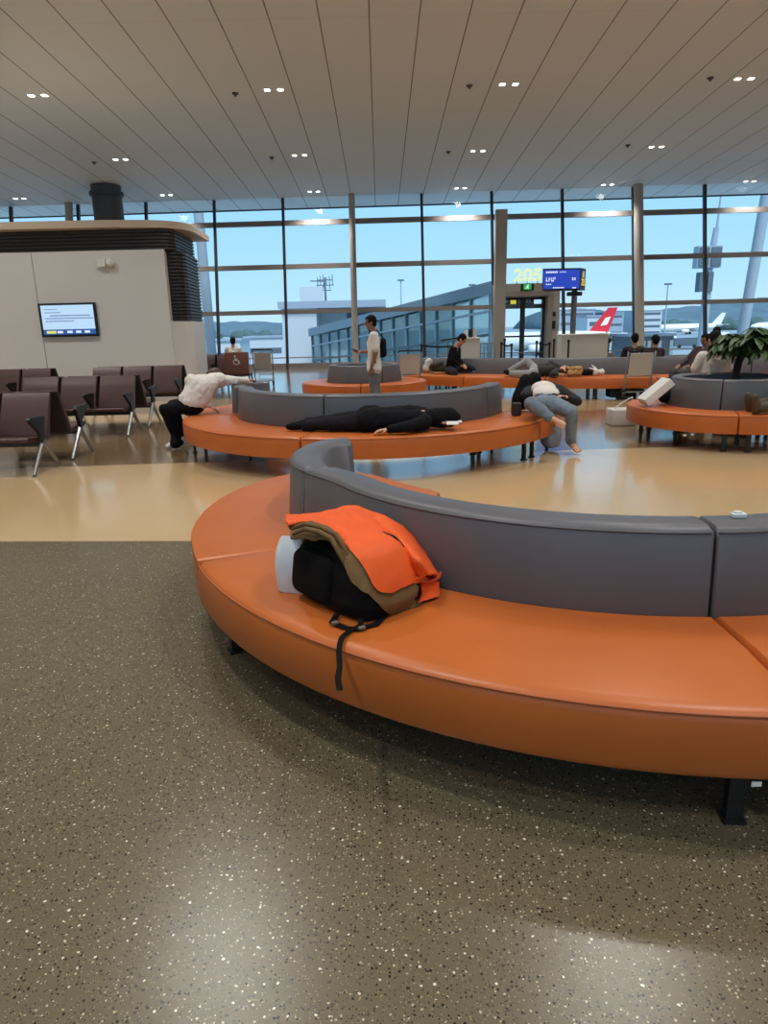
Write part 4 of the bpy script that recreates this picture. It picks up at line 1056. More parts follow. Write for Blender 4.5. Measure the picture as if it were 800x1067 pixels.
# ground equipment container beyond the glass
p, q = py_(655, 350, 33), py_(700, 350, 33)
p = py_(655.5, 351, 34); q = py_(702, 350, 34)
t = thing('equipment_cabin', 'dark grey cabin with pale upright stripes outside, behind the two dark heads', 'cabin', ((p.x + q.x) / 2, 35, -5))
obj('wall', box2((p.x, 34, -5), (q.x, 36.5, p.z)), EXTDARK, t)
for u in (.30, .42, .66, .92): obj('stripe', box2((p.x + (q.x - p.x) * u, 33.96, p.z - 1.6), (p.x + (q.x - p.x) * (u + .07), 33.995, p.z - .2)), EXTPALE, t)
obj('roof', box2((p.x - .1, 33.9, p.z), (q.x + .1, 36.6, p.z + .12)), EXTGREY, t)
# white truck seen through the bridge glass
p = py_(347, 365, 70)
t = thing('catering_truck', 'white high lift truck seen through the boarding bridge glass', 'vehicle', (p.x, 70, -5))
obj('body', loft([[(p.x + u, y, z) for u, z in ((-3.2, -4.5), (-3.2, -1.9), (-1.4, -1.2), (-.4, .2), (.8, .2), (3.6, -1.6), (3.6, -4.5))] for y in (70, 72.4)]), PLANEWHITE, t)
for u in (-2, 2.4): obj('wheel', ncone((p.x + u, 69.9, -4.5), .5, (p.x + u, 70.3, -4.5), .5, 14), RUBBER, t)
obj('windscreen', box2((p.x - 3.0, 69.97, -2.9), (p.x - 1.8, 69.995, -2.1)), EXTDARK, t)
# ------------------------------------------------------------------ people
def lerp(a, b, t): return V(a) + (V(b) - V(a)) * t
def hand(bm, wr, tip_dir, palm_n, sc=1., curl=.35, side=1):
    """palm, four fingers of unequal length with a bend, and a thumb off the side"""
    d = V(tip_dir).normalized(); n_ = V(palm_n); n_ = (n_ - d * n_.dot(d)).normalized(); s = d.cross(n_) * side
    wr = V(wr); L = .085 * sc
    for k, off in enumerate((-.03, -.01, .01, .03)):
        capsule(bm, wr + d * .01, .017 * sc, wr + d * L + s * off * sc, .011 * sc)
    for k, (off, ln) in enumerate(((-.031, .062), (-.0105, .078), (.0105, .082), (.031, .074))):
        b = wr + d * L + s * off * sc; m1 = b + (d + n_ * curl * .5).normalized() * ln * .5 * sc; e = m1 + (d * (1 - curl * .6) + n_ * curl * 1.3).normalized() * ln * .5 * sc
        capsule(bm, b, .0095 * sc, m1, .0088 * sc); capsule(bm, m1, .0088 * sc, e, .0075 * sc)
    t0 = wr + d * .025 + s * .026 * sc; t1 = t0 + (s * .8 + d * .55 + n_ * .25).normalized() * .04 * sc; t2 = t1 + (d * .9 + s * .25 + n_ * .35).normalized() * .034 * sc
    capsule(bm, t0, .014 * sc, t1, .0115 * sc); capsule(bm, t1, .0115 * sc, t2, .009 * sc)
def person(label, J, skin=SKIN, top=WHITECLOTH, sleeve='short', legs=GREYCLOTH, shoes=WHITE, hair=HAIR, hairstyle='short', vox=.011, face=(0, -1, 0), hup=None, barefoot=False, shoeless=(), hands={}, wr=.006, hem=0., group=None, girth=0.):
    J = {k: V(v) for k, v in J.items()}
    def jn(k): return J[k]
    if 'hd' not in J: J['hd'] = J['nek'] + (J['nek'] - J['che']).normalized() * .19
    hu = V(hup).normalized() if hup else (J['hd'] - J['nek']).normalized()
    f = V(face); f = (f - hu * f.dot(hu)).normalized(); sd = f.cross(hu)
    side = (J['shL'] - J['shR']).normalized()
    for s in 'LR':
        J.setdefault('hip' + s, J['pel'] + side * (.085 if s == 'L' else -.085))
    # skin
    bm = bmesh.new()
    h = J['hd']
    ball(bm, h + hu * .02 - f * .008, (.074, .094, .098), (sd, f, hu), 20, 14)
    ball(bm, h - hu * .045 + f * .022, (.058, .066, .070), (sd, f, hu), 16, 12)
    capsule(bm, h - hu * .085 + f * .055, .024, h - hu * .06 + f * .065, .026)          # chin
    capsule(bm, h + hu * .012 + f * .084, .009, h - hu * .022 + f * .098, .015)          # nose
    for q in (-1, 1):
        ball(bm, h + sd * q * .074 - hu * .008 - f * .008, (.012, .02, .03), (sd, f, hu), 10, 8)     # ears
        ball(bm, h + sd * q * .036 - hu * .03 + f * .058, .022)
    capsule(bm, h - hu * .03 - f * .015, .052, J['nek'], .056); capsule(bm, J['nek'], .056, lerp(J['nek'], J['che'], .35), .075)
    def torso(b, g):
        capsule(b, J['pel'], .105 + g, lerp(J['pel'], J['che'], .5), .100 + g); capsule(b, lerp(J['pel'], J['che'], .5), .10 + g, J['che'], .115 + g)
        for s in 'LR':
            capsule(b, J['pel'] + side * (.06 if s == 'L' else -.06), .10 + g, lerp(J['che'], J['sh' + s], .45), .092 + g)
            capsule(b, lerp(J['che'], J['nek'], .7), .062 + g * .6, J['sh' + s], .062 + g)
    torso(bm, -.006)
    for s in 'LR':
        capsule(bm, J['sh' + s], .052, J['el' + s], .041); capsule(bm, J['el' + s], .042, lerp(J['el' + s], J['wr' + s], .3), .042); capsule(bm, lerp(J['el' + s], J['wr' + s], .3), .042, J['wr' + s], .027)
        hd_, pn = hands.get(s, ((J['wr' + s] - J['el' + s]), V((0, 0, -1)) if abs((J['wr' + s] - J['el' + s]).normalized().z) < .8 else -side * (1 if s == 'L' else -1)))
        hand(bm, J['wr' + s], hd_, pn, 1., .45, 1 if s == 'L' else -1)
        capsule(bm, J['hip' + s], .088, J['kn' + s], .056); capsule(bm, J['kn' + s], .056, lerp(J['kn' + s], J['an' + s], .35), .057); capsule(bm, lerp(J['kn' + s], J['an' + s], .35), .057, J['an' + s], .036)
        if s in shoeless:
            a, t_ = J['an' + s], J['to' + s]; d = (t_ - a).normalized(); back = a - d * .02
            capsule(bm, a, .038, lerp(a, t_, .45), .036); capsule(bm, lerp(a, t_, .45), .036, t_ - d * .03, .028)
            w = d.cross(J['kn' + s] - a).normalized()
            for q, (o_, l_) in enumerate(((-.03, .018), (-.015, .022), (0, .026), (.016, .03), (.032, .032))): capsule(bm, lerp(a, t_, .62) + w * o_, .017, t_ + w * o_ + d * (l_ - .03), .010 + .003 * (q == 4))
    me = fused(bm, .0085 if vox < .0125 else .0115, 3)
    org = V((J['pel'].x, J['pel'].y, 0))
    P = link('person', me, skin, org=org); tag(P, label, 'person', group)
    # clothes
    keep = J['pel']
    if not hem: J['pel'] = lerp(keep, J['che'], .30)
    bm = bmesh.new(); torso(bm, (.016 if hem else .012) + girth); J['pel'] = keep
    if hem:
        for s in 'LR': capsule(bm, lerp(J['pel'], J['hip' + s], .6), .136, J['pel'] + (J['pel'] - J['che']).normalized() * hem + side * (.075 if s == 'L' else -.075), .134)
    for s in 'LR':
        if sleeve == 'short': capsule(bm, J['sh' + s], .076, lerp(J['sh' + s], J['el' + s], .75), .078)
        else: capsule(bm, J['sh' + s], .074, J['el' + s], .060); capsule(bm, J['el' + s], .060, lerp(J['el' + s], J['wr' + s], .93), .042)
    link('top', fused(bm, vox, 2, wr, 9), top, P)
    bm = bmesh.new(); capsule(bm, J['pel'] + side * .05, .122, J['pel'] - side * .05, .122)
    for s in 'LR':
        capsule(bm, J['hip' + s], .106, J['kn' + s], .078); capsule(bm, J['kn' + s], .078, lerp(J['kn' + s], J['an' + s], .92), .062)
    link('trousers', fused(bm, vox, 2, wr, 9), legs, P)
    for s in 'LR':
        if s in shoeless: continue
        a, t_ = J['an' + s], J['to' + s]; d = (t_ - a).normalized(); bm = bmesh.new()
        up_ = (J['kn' + s] - a).normalized(); dn = -(up_ - d * up_.dot(d)).normalized()
        heel = a - d * .045 + dn * .03; ball_ = lerp(a, t_, .65) + dn * .018
        capsule(bm, a, .048, heel, .04); capsule(bm, heel, .042, ball_, .045); capsule(bm, ball_, .045, t_ - d * .02 + dn * .012, .034); capsule(bm, a, .048, ball_, .042)
        sh = link('shoe', fused(bm, .010, 2), shoes, P)
    if hairstyle:
        bm = bmesh.new()
        ball(bm, h + hu * .034 - f * .018, (.083, .100, .098), (sd, f, hu), 20, 14)
        ball(bm, h - hu * .01 - f * .045, (.076, .066, .085), (sd, f, hu), 16, 12)
        if hairstyle == 'fringe': ball(bm, h + hu * .062 + f * .05, (.062, .045, .038), (sd, f, hu))
        if hairstyle == 'long':
            for q in (-1, 0, 1): capsule(bm, h - f * .05 + sd * q * .04, .05, h - f * .05 - hu * .26 + sd * q * .05, .035)
        me = fused(bm, .009, 1, .005, 40)
        # cut the face out of the hair
        bmx = bmesh.new(); bmx.from_mesh(me)
        dead = [v for v in bmx.verts if (v.co - h).dot(f) > .052 and (v.co - h).dot(hu) < .060]
        bmesh.ops.delete(bmx, geom=dead, context='VERTS'); bmx.to_mesh(me); bmx.free()
        link('hair', me, hair, P)
    for q in (-1, 1):
        c = h + sd * q * .031 + hu * .004 + f * .083
        bm = bmesh.new(); ball(bm, c, .0095); obj('eye', bm, BLACKMET, P, smooth=4)
        obj('eyebrow', ntube([c + hu * .018 - sd * .013, c + hu * .022, c + hu * .018 + sd * .013], .0035, 6), hair or HAIR, P)
    obj('mouth', ntube([h - hu * .052 + f * .087 - sd * .018, h - hu * .050 + f * .090, h - hu * .052 + f * .087 + sd * .018], .0045, 6), mat('lips', srgb(150, 92, 84), .5), P)
    return P
# standing man, side view, looking to the left at a phone
q = V((-.115, 12.75, 0))
man = person('young man in white T-shirt and grey trousers standing with a phone in his hand',
    dict(pel=q + V((0, 0, .93)), che=q + V((.005, 0, 1.26)), nek=q + V((.0, 0, 1.46)), hd=q + V((-.045, 0, 1.63)),
         shL=q + V((.01, -.185, 1.40)), elL=q + V((.03, -.23, 1.10)), wrL=q + V((-.05, -.22, .86)),
         shR=q + V((.01, .185, 1.40)), elR=q + V((.02, .22, 1.12)), wrR=q + V((-.24, .16, 1.12)),
         knL=q + V((-.02, -.10, .50)), anL=q + V((.02, -.10, .08)), toL=q + V((-.16, -.11, .04)),
         knR=q + V((.03, .10, .50)), anR=q + V((.09, .10, .08)), toR=q + V((-.09, .11, .04))),
    skin=SKINDK, legs=GREYCLOTH, face=(-1, -.12, -.18), hup=(-.12, 0, 1), hem=.10, vox=.010, hairstyle='fringe', hands={'L': (V((-.25, 0, -1)), V((0, 1, 0))), 'R': (V((-1, -.1, .15)), V((0, -.6, .8)))})
ph = nbox(q + V((-.36, .135, 1.165)), (.15, .075, .010), Matrix.Rotation(R(18), 3, 'Y'), .003)
tag(obj('phone', ph, BLACKMET), 'black phone held out by the standing man in white', 'phone')
bm = bmesh.new(); capsule(bm, q + V((.17, .03, 1.30)), .055, q + V((.175, .03, 1.08)), .062); capsule(bm, q + V((.16, -.05, 1.28)), .045, q + V((.17, -.05, 1.08)), .055)
bag = link('shoulder_bag', fused(bm, .012, 3, .004), BLACKCLOTH, org=q + V((.2, 0, .98))); tag(bag, 'small black bag on the back of the standing man', 'bag')
obj('strap', ntube([q + V((.17, .05, 1.36)), q + V((.06, .12, 1.50)), q + V((-.10, .10, 1.36)), q + V((-.125, .02, 1.20)), q + V((-.02, -.15, 1.05)), q + V((.16, -.08, 1.03))], .012, 6), BLACKCLOTH, bag)

# person in black lying on the middle bench, feet to the left, head to the right
Z0 = .462
def mb(a, r): p = pol(C2, r, a); return p
def lay(px, py, r=0): return pz(px, py, Z0)
yl = 7.52
hx = .68
pp = person('person in black clothes and cap lying along the middle bench',
    dict(pel=(-.08, 7.50, Z0 + .125), che=(.30, 7.50, Z0 + .14), nek=(.52, 7.50, Z0 + .13), hd=(.69, 7.47, Z0 + .11),
         shL=(.46, 7.33, Z0 + .10), elL=(.26, 7.19, Z0 + .075), wrL=(.06, 7.22, Z0 + .05),
         shR=(.46, 7.68, Z0 + .15), elR=(.22, 7.74, Z0 + .08), wrR=(.0, 7.72, Z0 + .06),
         knL=(-.49, 7.48, Z0 + .09), anL=(-.86, 7.58, Z0 + .06), toL=(-1.05, 7.60, Z0 + .045),
         knR=(-.47, 7.66, Z0 + .10), anR=(-.86, 7.74, Z0 + .06), toR=(-1.04, 7.78, Z0 + .045)),
    top=BLACKCLOTH, legs=DARKCLOTH, shoes=BLACKCLOTH, sleeve='long', face=(.15, -.9, -.35), hup=(1, -.1, -.05), vox=.010, wr=.01, hem=.08, hands={'L': (V((-1, -.2, -.1)), V((0, 0, -1)))})
h = V((.69, 7.47, Z0 + .11)); bm = bmesh.new()
ball(bm, h + V((.035, .01, .015)), (.11, .105, .108), None, 20, 14)
cap = link('cap', fused(bm, .009, 2), BLACKCLOTH, pp)
bm = bmesh.new(); capsule(bm, h - V((.16, 0, -.015)), .10, h - V((.03, -.02, -.01)), .112)
link('hood', fused(bm, .010, 2, .008), BLACKCLOTH, pp)
obj('cap_brim', nbox(h + V((.06, -.12, -.03)), (.13, .06, .012), Matrix.Rotation(R(30), 3, 'X'), .005), WHITE, pp)
# spare cap / shoe pair beside the head
c = pz(471, 441, Z0); bm = bmesh.new(); ball(bm, c + V((0, .08, .06)), (.11, .10, .07), None, 18, 12); me = fused(bm, .008, 1)
cp2 = link('cap', me, BLACKCLOTH, org=c); tag(cp2, 'black cap with white brim lying past the head of the person in black', 'cap')
obj('brim', nbox(c + V((.01, -.02, .018)), (.20, .08, .012), Matrix.Rotation(R(10), 3, 'X'), .005), WHITE, cp2)
for v in cp2.data.vertices: v.co.z = max(v.co.z, 0.0)
c = pz(343, 442, Z0 + .08); bm = bmesh.new(); capsule(bm, (c.x - .03, c.y, Z0 + .205), .022, (c.x + .04, c.y - .01, Z0 + .20), .02)
# white-shirted person slumped over the backrest at the left end
q = V((-2.36, 9.62, 0))
person('person in white shirt and black trousers slumped over the middle bench back',
    dict(pel=(-2.56, 9.38, .575), che=(-2.44, 9.46, .80), nek=(-2.34, 9.60, .93), hd=(-2.31, 9.76, .94),
         shL=(-2.21, 9.62, .90), elL=(-2.01, 9.72, .875), wrL=(-1.88, 9.90, .865),
         shR=(-2.53, 9.44, .90), elR=(-2.50, 9.36, .66), wrR=(-2.34, 9.46, .56),
         knL=(-2.90, 9.68, .56), anL=(-2.86, 9.92, .10), toL=(-3.03, 9.90, .045),
         knR=(-2.92, 9.36, .54), anR=(-2.80, 9.44, .12), toR=(-2.95, 9.36, .045)),
    top=WHITECLOTH, sleeve='long', legs=BLACKCLOTH, shoes=WHITE, face=(.5, .1, -1), hup=(.5, .85, .2), hair=mat('brown_hair', srgb(70, 54, 40), .6), wr=.014, girth=.03)
# dark rolling bag wheels beside the white-shirted person's feet
p = pz(183, 468, 0)
t = thing('dark_bag', 'small dark bag on the floor by the white shoes at the middle bench', 'bag', (p.x, p.y, 0))
bm = bmesh.new(); capsule(bm, p + V((0, 0, .08)), .075, p + V((.02, .1, .09)), .07); capsule(bm, p + V((0, .03, .16)), .06, p + V((.02, .08, .20)), .05)
link('body', fused(bm, .012, 2, .006), BLACKCLOTH, t); obj('handle', ntube([p + V((-.03, .05, .22)), p + V((-.02, .05, .30)), p + V((.06, .05, .30)), p + V((.07, .05, .21))], .01, 6), BLACKCLOTH, t)
# woman lying back at the right end, legs over the edge
person('person in pale jeans lying on the middle bench end, bare feet hanging',
    dict(pel=(2.02, 8.48, .585), che=(2.10, 8.84, .70), nek=(2.06, 9.05, .76), hd=(1.98, 9.20, .80),
         shL=(2.27, 8.92, .72), elL=(2.44, 8.66, .60), wrL=(2.28, 8.56, .66),
         shR=(1.91, 8.96, .74), elR=(1.80, 8.72, .68), wrR=(1.98, 8.62, .70),
         knL=(2.26, 8.24, .52), anL=(2.31, 8.38, .11), toL=(2.36, 8.18, .05),
         hipL=(2.12, 8.46, .575), hipR=(1.93, 8.46, .58),
         knR=(1.72, 8.02, .66), anR=(1.93, 7.90, .50), toR=(2.06, 7.76, .42)),
    top=mat('dark_jacket', srgb(30, 28, 34), .85, bump=.3, bscale=20), sleeve='long', legs=DENIM, face=(0, .0, 1), hup=(-.3, .9, .1), hairstyle='long', shoeless='LR', wr=.012)
bm = bmesh.new(); ball(bm, (2.04, 8.66, .70), (.175, .15, .10)); ball(bm, (2.04, 8.78, .75), (.16, .14, .10))
sh = link('white_shirt', fused(bm, .011, 2, .006), WHITECLOTH, [o for o in COL.objects if o.name.startswith('person') and 'pale jeans' in o.get('label', '')][0])
# black backpack beside her
bm = bmesh.new(); capsule(bm, (1.80, 8.95, .60), .13, (1.86, 8.98, .82), .10); capsule(bm, (1.95, 9.0, .62), .12, (1.97, 9.02, .86), .09)
t = link('rucksack', fused(bm, .012, 3, .01), BLACKCLOTH, org=(1.88, 8.97, .46)); tag(t, 'black rucksack propped at the right end of the middle backrest', 'bag')
p = pz(547, 434, .46); bm = nbox((1.64, 8.44, .545), (.11, .09, .16), Matrix.Rotation(R(20), 3, 'Z'), .02)
tag(obj('pouch', bm, mat('pouch_brown', srgb(52, 46, 44), .8)), 'small dark brown pouch on the middle bench beside the denim knee', 'bag')
p = pz(582, 460, .0); bm = bmesh.new(); capsule(bm, (2.12, 8.62, .16), .14, (2.12, 8.66, .22), .13)
tag(link('plastic_bag', fused(bm, .012, 3, .012), mat('bag_pale', srgb(150, 160, 176), .4), org=(2.12, 8.64, 0)), 'pale blue plastic bag on the floor behind the hanging bare feet', 'bag')

# people around the long bench
def sit(x, y, zs, fdir, label, lean=0., **k):
    """someone seated: pelvis over (x,y), facing fdir, leaning back by lean"""
    f = V((fdir[0], fdir[1], 0)).normalized(); s = V((-f.y, f.x, 0)); o = V((x, y, zs + .10)); u = (V((0, 0, 1)) - f * lean).normalized()
    hd = k.pop('headfwd', 0)
    J = dict(pel=o, che=o + u * .34, nek=o + u * .53, hd=o + u * .70 + f * (.03 + hd), shL=o + u * .47 + s * .18, shR=o + u * .47 - s * .18,
             elL=o + u * .24 + s * .24 + f * .06, elR=o + u * .24 - s * .24 + f * .06, wrL=o + f * .27 + s * .12 + V((0, 0, .12)), wrR=o + f * .27 - s * .12 + V((0, 0, .12)),
             knL=o + f * .44 + s * .11 + V((0, 0, .0)), knR=o + f * .44 - s * .11, anL=o + f * .46 + s * .12 + V((0, 0, -zs - .02)), anR=o + f * .46 - s * .12 + V((0, 0, -zs - .02)),
             toL=o + f * .64 + s * .13 + V((0, 0, -zs - .06)), toR=o + f * .64 - s * .13 + V((0, 0, -zs - .06)))
    J.update(k.pop('over', {}))
    k.setdefault('face', f); k.setdefault('vox', .014)
    return person(label, J, **k)
# seated in black on the left part of the long bench, one leg up along the seat
o = py_(469, 383, 16.35); x = o.x; y = 16.35
sit(x, y, .45, (.9, -.4), 'person in black sitting sideways on the long bench, one leg up', lean=-.25, top=BLACKCLOTH, sleeve='long', legs=NAVY, shoes=LGREYCLOTH, headfwd=.08,
    over=dict(knL=V((x + .38, y + .10, .62)), anL=V((x + .60, y + .0, .53)), toL=V((x + .76, y - .05, .53)), knR=V((x + .05, y - .45, .53)), anR=V((x + .05, y - .50, .10)), toR=V((x + .1, y - .66, .045))))
# belongings beside him
p = V((1.42, 16.6, .5)); bm = bmesh.new(); capsule(bm, (p.x - .12, 16.6, .56), .10, (p.x + .1, 16.6, .56), .10); capsule(bm, (p.x - .2, 16.55, .62), .08, (p.x, 16.6, .66), .08)
tag(link('dark_bundle', fused(bm, .014, 3, .02), mat('bundle', srgb(54, 50, 40), .9, var=.4, vscale=12), org=(p.x, 16.6, .46)), 'dark bundle of clothes on the long bench between trolley and seated person', 'bundle')
bm = bmesh.new(); capsule(bm, (p.x - .25, 16.35, .485), .025, (p.x + .12, 16.3, .485), .025); tag(link('tan_cloth', fused(bm, .010, 2, .006), TAN, org=(p.x, 16.3, .46)), 'tan cloth strip lying on the long bench edge by the trolley', 'cloth')
p = py_(438, 372, 17.3); bm = bmesh.new(); p.x = 1.10; capsule(bm, (p.x, 16.72, .57), .11, (p.x + .04, 16.72, .72), .09); tag(link('pale_bag', fused(bm, .014, 3, .012), COUNTER, org=(p.x, 16.72, .46)), 'pale beige bag standing behind the trolley on the long bench end', 'bag')
# person lying on the long bench
a = py_(527, 388, 15.05); y0 = 15.05
xs_ = lambda px, Y=15.05: py_(px, 383, Y).x
person('person in dark top and light grey trousers lying on the long bench, knees bent',
    dict(pel=(xs_(556), 14.95, .58), che=(xs_(569), 14.9, .60), nek=(xs_(578.5), 14.86, .60), hd=(xs_(586), 14.82, .60),
         shL=(xs_(577), 14.72, .56), elL=(xs_(569), 14.55, .52), wrL=(xs_(574), 14.45, .53), shR=(xs_(577), 15.04, .64), elR=(xs_(572), 14.95, .72), wrR=(xs_(580), 14.75, .64),
         knL=(xs_(548), 14.72, .53), anL=(xs_(531), 15.02, .53), toL=(xs_(526), 14.98, .55), knR=(xs_(549), 15.1, .78), anR=(xs_(531.5), 15.2, .55), toR=(xs_(526.5), 15.18, .57)),
    top=mat('dark_green_top', srgb(38, 40, 38), .85), sleeve='long', legs=LGREYCLOTH, shoes=BLACKCLOTH, face=(-.2, -.9, .3), hup=(1, 0, 0), vox=.013)
bm = bmesh.new(); x = xs_(592); capsule(bm, (x - .1, 14.55, .53), .06, (x + .12, 14.6, .53), .06); capsule(bm, (x - .05, 14.6, .60), .06, (x + .12, 14.62, .62), .055); capsule(bm, (x + .12, 14.6, .55), .06, (x + .14, 14.7, .62), .05)
tag(link('fleece_bundle', fused(bm, .012, 2, .02, 18), TAN, org=(x, 14.6, .46)), 'tan and brown fleece bundle beside the head of the person lying on the long bench', 'bundle')
bm = bmesh.new(); x = xs_(608); capsule(bm, (x - .15, 14.78, .53), .065, (x + .1, 14.78, .53), .065)
tag(link('dark_pouch', fused(bm, .013, 3, .012), DARKCLOTH, org=(x, 14.78, .46)), 'dark bag lying flat on the long bench beside the white crumpled bag', 'bag')
bm = bmesh.new(); x = xs_(617); capsule(bm, (x - .04, 14.65, .53), .062, (x + .07, 14.62, .54), .06); capsule(bm, (x - .03, 14.65, .56), .03, (x - .2, 14.62, .63), .01); capsule(bm, (x - .02, 14.65, .57), .03, (x - .12, 14.7, .68), .01)
tag(link('white_bag', fused(bm, .010, 2, .012, 18), WHITE, org=(x, 14.64, .46)), 'white crumpled carrier bag with upright handles on the long bench', 'bag')
# two dark heads seen over the long bench back (facing the window)
q = py_(660, 365, 15.98); sit(q.x, 15.98, .36, (.1, 1), 'person with dark hair in navy top seated behind the long bench, left of two', top=NAVY, sleeve='long', legs=DARKCLOTH, shoes=BLACKMET, lean=.08)
q = py_(680, 365, 15.62); sit(q.x, 15.62, .33, (-.2, 1), 'person with dark hair seated behind the long bench, above the luggage trolley panel', top=PLAID, sleeve='long', legs=DARKCLOTH, shoes=BLACKMET, lean=.12, over={})
q = py_(742, 360, 15.7); sit(q.x, 15.55, .46, (.15, 1), 'person in teal jacket seated behind the long bench, head beside the tree leaves', top=TEAL, sleeve='long', legs=DARKCLOTH, shoes=BLACKMET)
# person reclining at right on the long bench
q = py_(722, 366, 13.95); x = q.x
sit(x + .05, 13.95, .46, (-.95, -.45), 'person in dark plum jacket reclining on the long bench right of the trolley', lean=.62, top=PLAID, sleeve='long', legs=mat('striped_grey', srgb(72, 70, 74), .85, var=.5, vscale=25), shoes=BLACKCLOTH, skin=SKINDK, headfwd=.10)
# white shirt with back to us on the round bench
q = py_(741, 390, 10.30); x = q.x
sit(x, 10.28, .46, (.0, 1), 'person in white shirt with black hair sitting with back to us beyond the round bench', top=WHITECLOTH, sleeve='short', legs=DARKCLOTH, shoes=BLACKMET, lean=.04, headfwd=.03)
# person by the far window
q = py_(243, 365, 21.2); sit(q.x, 21.22, .43, (.05, 1), 'person in white shirt sitting by the window behind the wheelchair seat', top=WHITECLOTH, sleeve='short', legs=DARKCLOTH, shoes=BLACKMET)
# person lying on the round bench, only a boot and trouser leg in the frame
person('person in olive trousers and dark boots lying along the round bench at the right edge',
    dict(pel=(5.35, 8.62, .58), che=(5.62, 8.86, .60), nek=(5.72, 9.04, .60), hd=(5.72, 9.24, .58), shL=(5.82, 8.9, .58), elL=(5.8, 8.7, .56), wrL=(5.62, 8.55, .58), shR=(5.54, 9.04, .6), elR=(5.45, 8.85, .7), wrR=(5.5, 8.66, .72),
         knL=(4.84, 8.17, .55), anL=(4.41, 8.12, .535), toL=(4.35, 8.06, .69), knR=(4.86, 8.38, .58), anR=(4.44, 8.32, .535), toR=(4.38, 8.30, .69)),
    top=OLIVE, sleeve='long', legs=OLIVE, shoes=BROWNSHOE, face=(0, 0, 1), hup=(0, 1, 0), vox=.012)

# ------------------------------------------------------------------ loose things at right
p, q_ = pz(637, 444, 0), pz(660, 444, 0)
bm = box2((p.x, p.y - .02, 0), (q_.x + .05, p.y + .32, .25), .02)
t = obj('white_carton', bm, COUNTER, smooth=.5); tag(t, 'white box on the floor left of the round bench', 'box')
obj('handle', ntube([V((p.x + .05, p.y + .1, .25)), V((p.x + .2, p.y + .1, .36)), V((p.x + .33, p.y + .12, .42)), V((p.x + .36, p.y + .12, .25))], .012, 6), COUNTER, t)
rot = Matrix.Rotation(R(-40), 3, 'Y')
c = py_(683, 408, 9.15)
tag(obj('white_parcel', nbox((c.x, 9.15, c.z), (.42, .28, .11), rot, .012), WHITE), 'long white box tilted against the round bench back', 'box')
bm = bmesh.new(); c = py_(695, 408, 9.5); capsule(bm, (c.x - .07, 9.4, .56), .09, (c.x + .03, 9.5, .72), .08); capsule(bm, (c.x - .02, 9.45, .54), .09, (c.x + .05, 9.5, .62), .09)
tag(link('dark_holdall', fused(bm, .012, 3, .012), DARKCLOTH, org=(c.x, 9.45, .46)), 'dark bag squeezed behind the tilted white box on the round bench', 'bag')
# dark suitcase lying under the long bench
p = pz(629, 412.5, 0); q_ = pz(641, 412.5, 0)
t = obj('dark_case', box2((p.x - .1, 14.3, 0.03), (q_.x, 14.65, .20), .03), NAVY, smooth=.5); tag(t, 'dark navy case lying on the floor under the long bench', 'case')
for s in (.06, .3): obj('foot', nbox((p.x + s, 14.35, .015), (.05, .05, .03)), BLACKMET, t)

# ------------------------------------------------------------------ backpack, jackets and bag on the near bench
ZS = .458
bc = V((-.124, 2.69, ZS)); rz = R(-50)
M3 = Matrix.Rotation(rz, 3, 'Z')
def BPk(x, y, z): return bc + M3 @ V((x, y, z))
bm = bmesh.new()
secs = []
def rrect(w, d, k=28, e=4.):
    out = []
    for i in range(k):
        a = 2 * PI * i / k; c_, s_ = math.cos(a), math.sin(a); out.append((w / 2 * math.copysign(abs(c_) ** (2 / e), c_), d / 2 * math.copysign(abs(s_) ** (2 / e), s_)))
    return out
for z, w, d, ox in ((.0, .40, .26, 0), (.012, .455, .315, 0), (.06, .485, .35, 0), (.14, .48, .35, -.005), (.20, .465, .335, -.01), (.245, .43, .30, -.015), (.275, .36, .24, -.02), (.285, .26, .16, -.02)):
    secs.append([BPk(x + ox, y + z * .14, z * .98) for x, y in rrect(w * 1.04, d * 1.03, 32, 5) for x in [x * (1 - .9 * max(0, z - .07)) if x > 0 else x] for y in [y * (1 - 1.1 * max(0, z - .07)) if y > 0 else y]])
bmx = loft(secs); bmesh.ops.recalc_face_normals(bmx, faces=bmx.faces[:]); me0 = fused(bmx, .008, 2, .006, 9)
bpk = link('backpack', me0, BAGBLK, org=bc); tag(bpk, 'black backpack lying on the near orange seat under two jackets', 'backpack')
# front pocket, zip line, straps, buckles
secs = []
for y, s in ((-.150, 1.), (-.178, .98), (-.192, .92), (-.197, .8)):
    secs.append([BPk(-.07 + x * s, y - .006 + (.13 + z * s) * .14, .13 + z * s) for x, z in rrect(.27, .19, 24, 5.)])
obj('front_pocket', loft(secs), BAGBLK, bpk, smooth=1.)
obj('zip', ntube([BPk(-.07 + x * 1.08, -.194 + (.13 + z) * .14, .13 + z * .97) for x, z in rrect(.225, .178, 32, 5.)], .003, 5, True), BLACKMET, bpk)
def ribbon(pts, w, th=.003, wd=(1, 0, 0)):
    pts = [V(p) for p in pts]; secs = []
    for i, p in enumerate(pts):
        d = (pts[min(i + 1, len(pts) - 1)] - pts[max(i - 1, 0)]).normalized(); s = V(wd); s = (s - d * s.dot(d)).normalized(); n_ = d.cross(s)
        secs.append([p + s * w / 2 + n_ * th / 2, p - s * w / 2 + n_ * th / 2, p - s * w / 2 - n_ * th / 2, p + s * w / 2 - n_ * th / 2])
    return loft(secs)
def on_face(px, py):                       # a point just off the curved front face of the near seat
    r = V(ray(px, py)); r = V((r.x, r.y, r.z)); best = None
    for i in range(400):
        t = 1.5 + i * .004; p = V((0, 0, EYE)) + r * t
        rr = math.hypot(p.x - C1[0], p.y - C1[1])
        if rr <= R1 + .006 or p.z < .466: return p
    return p
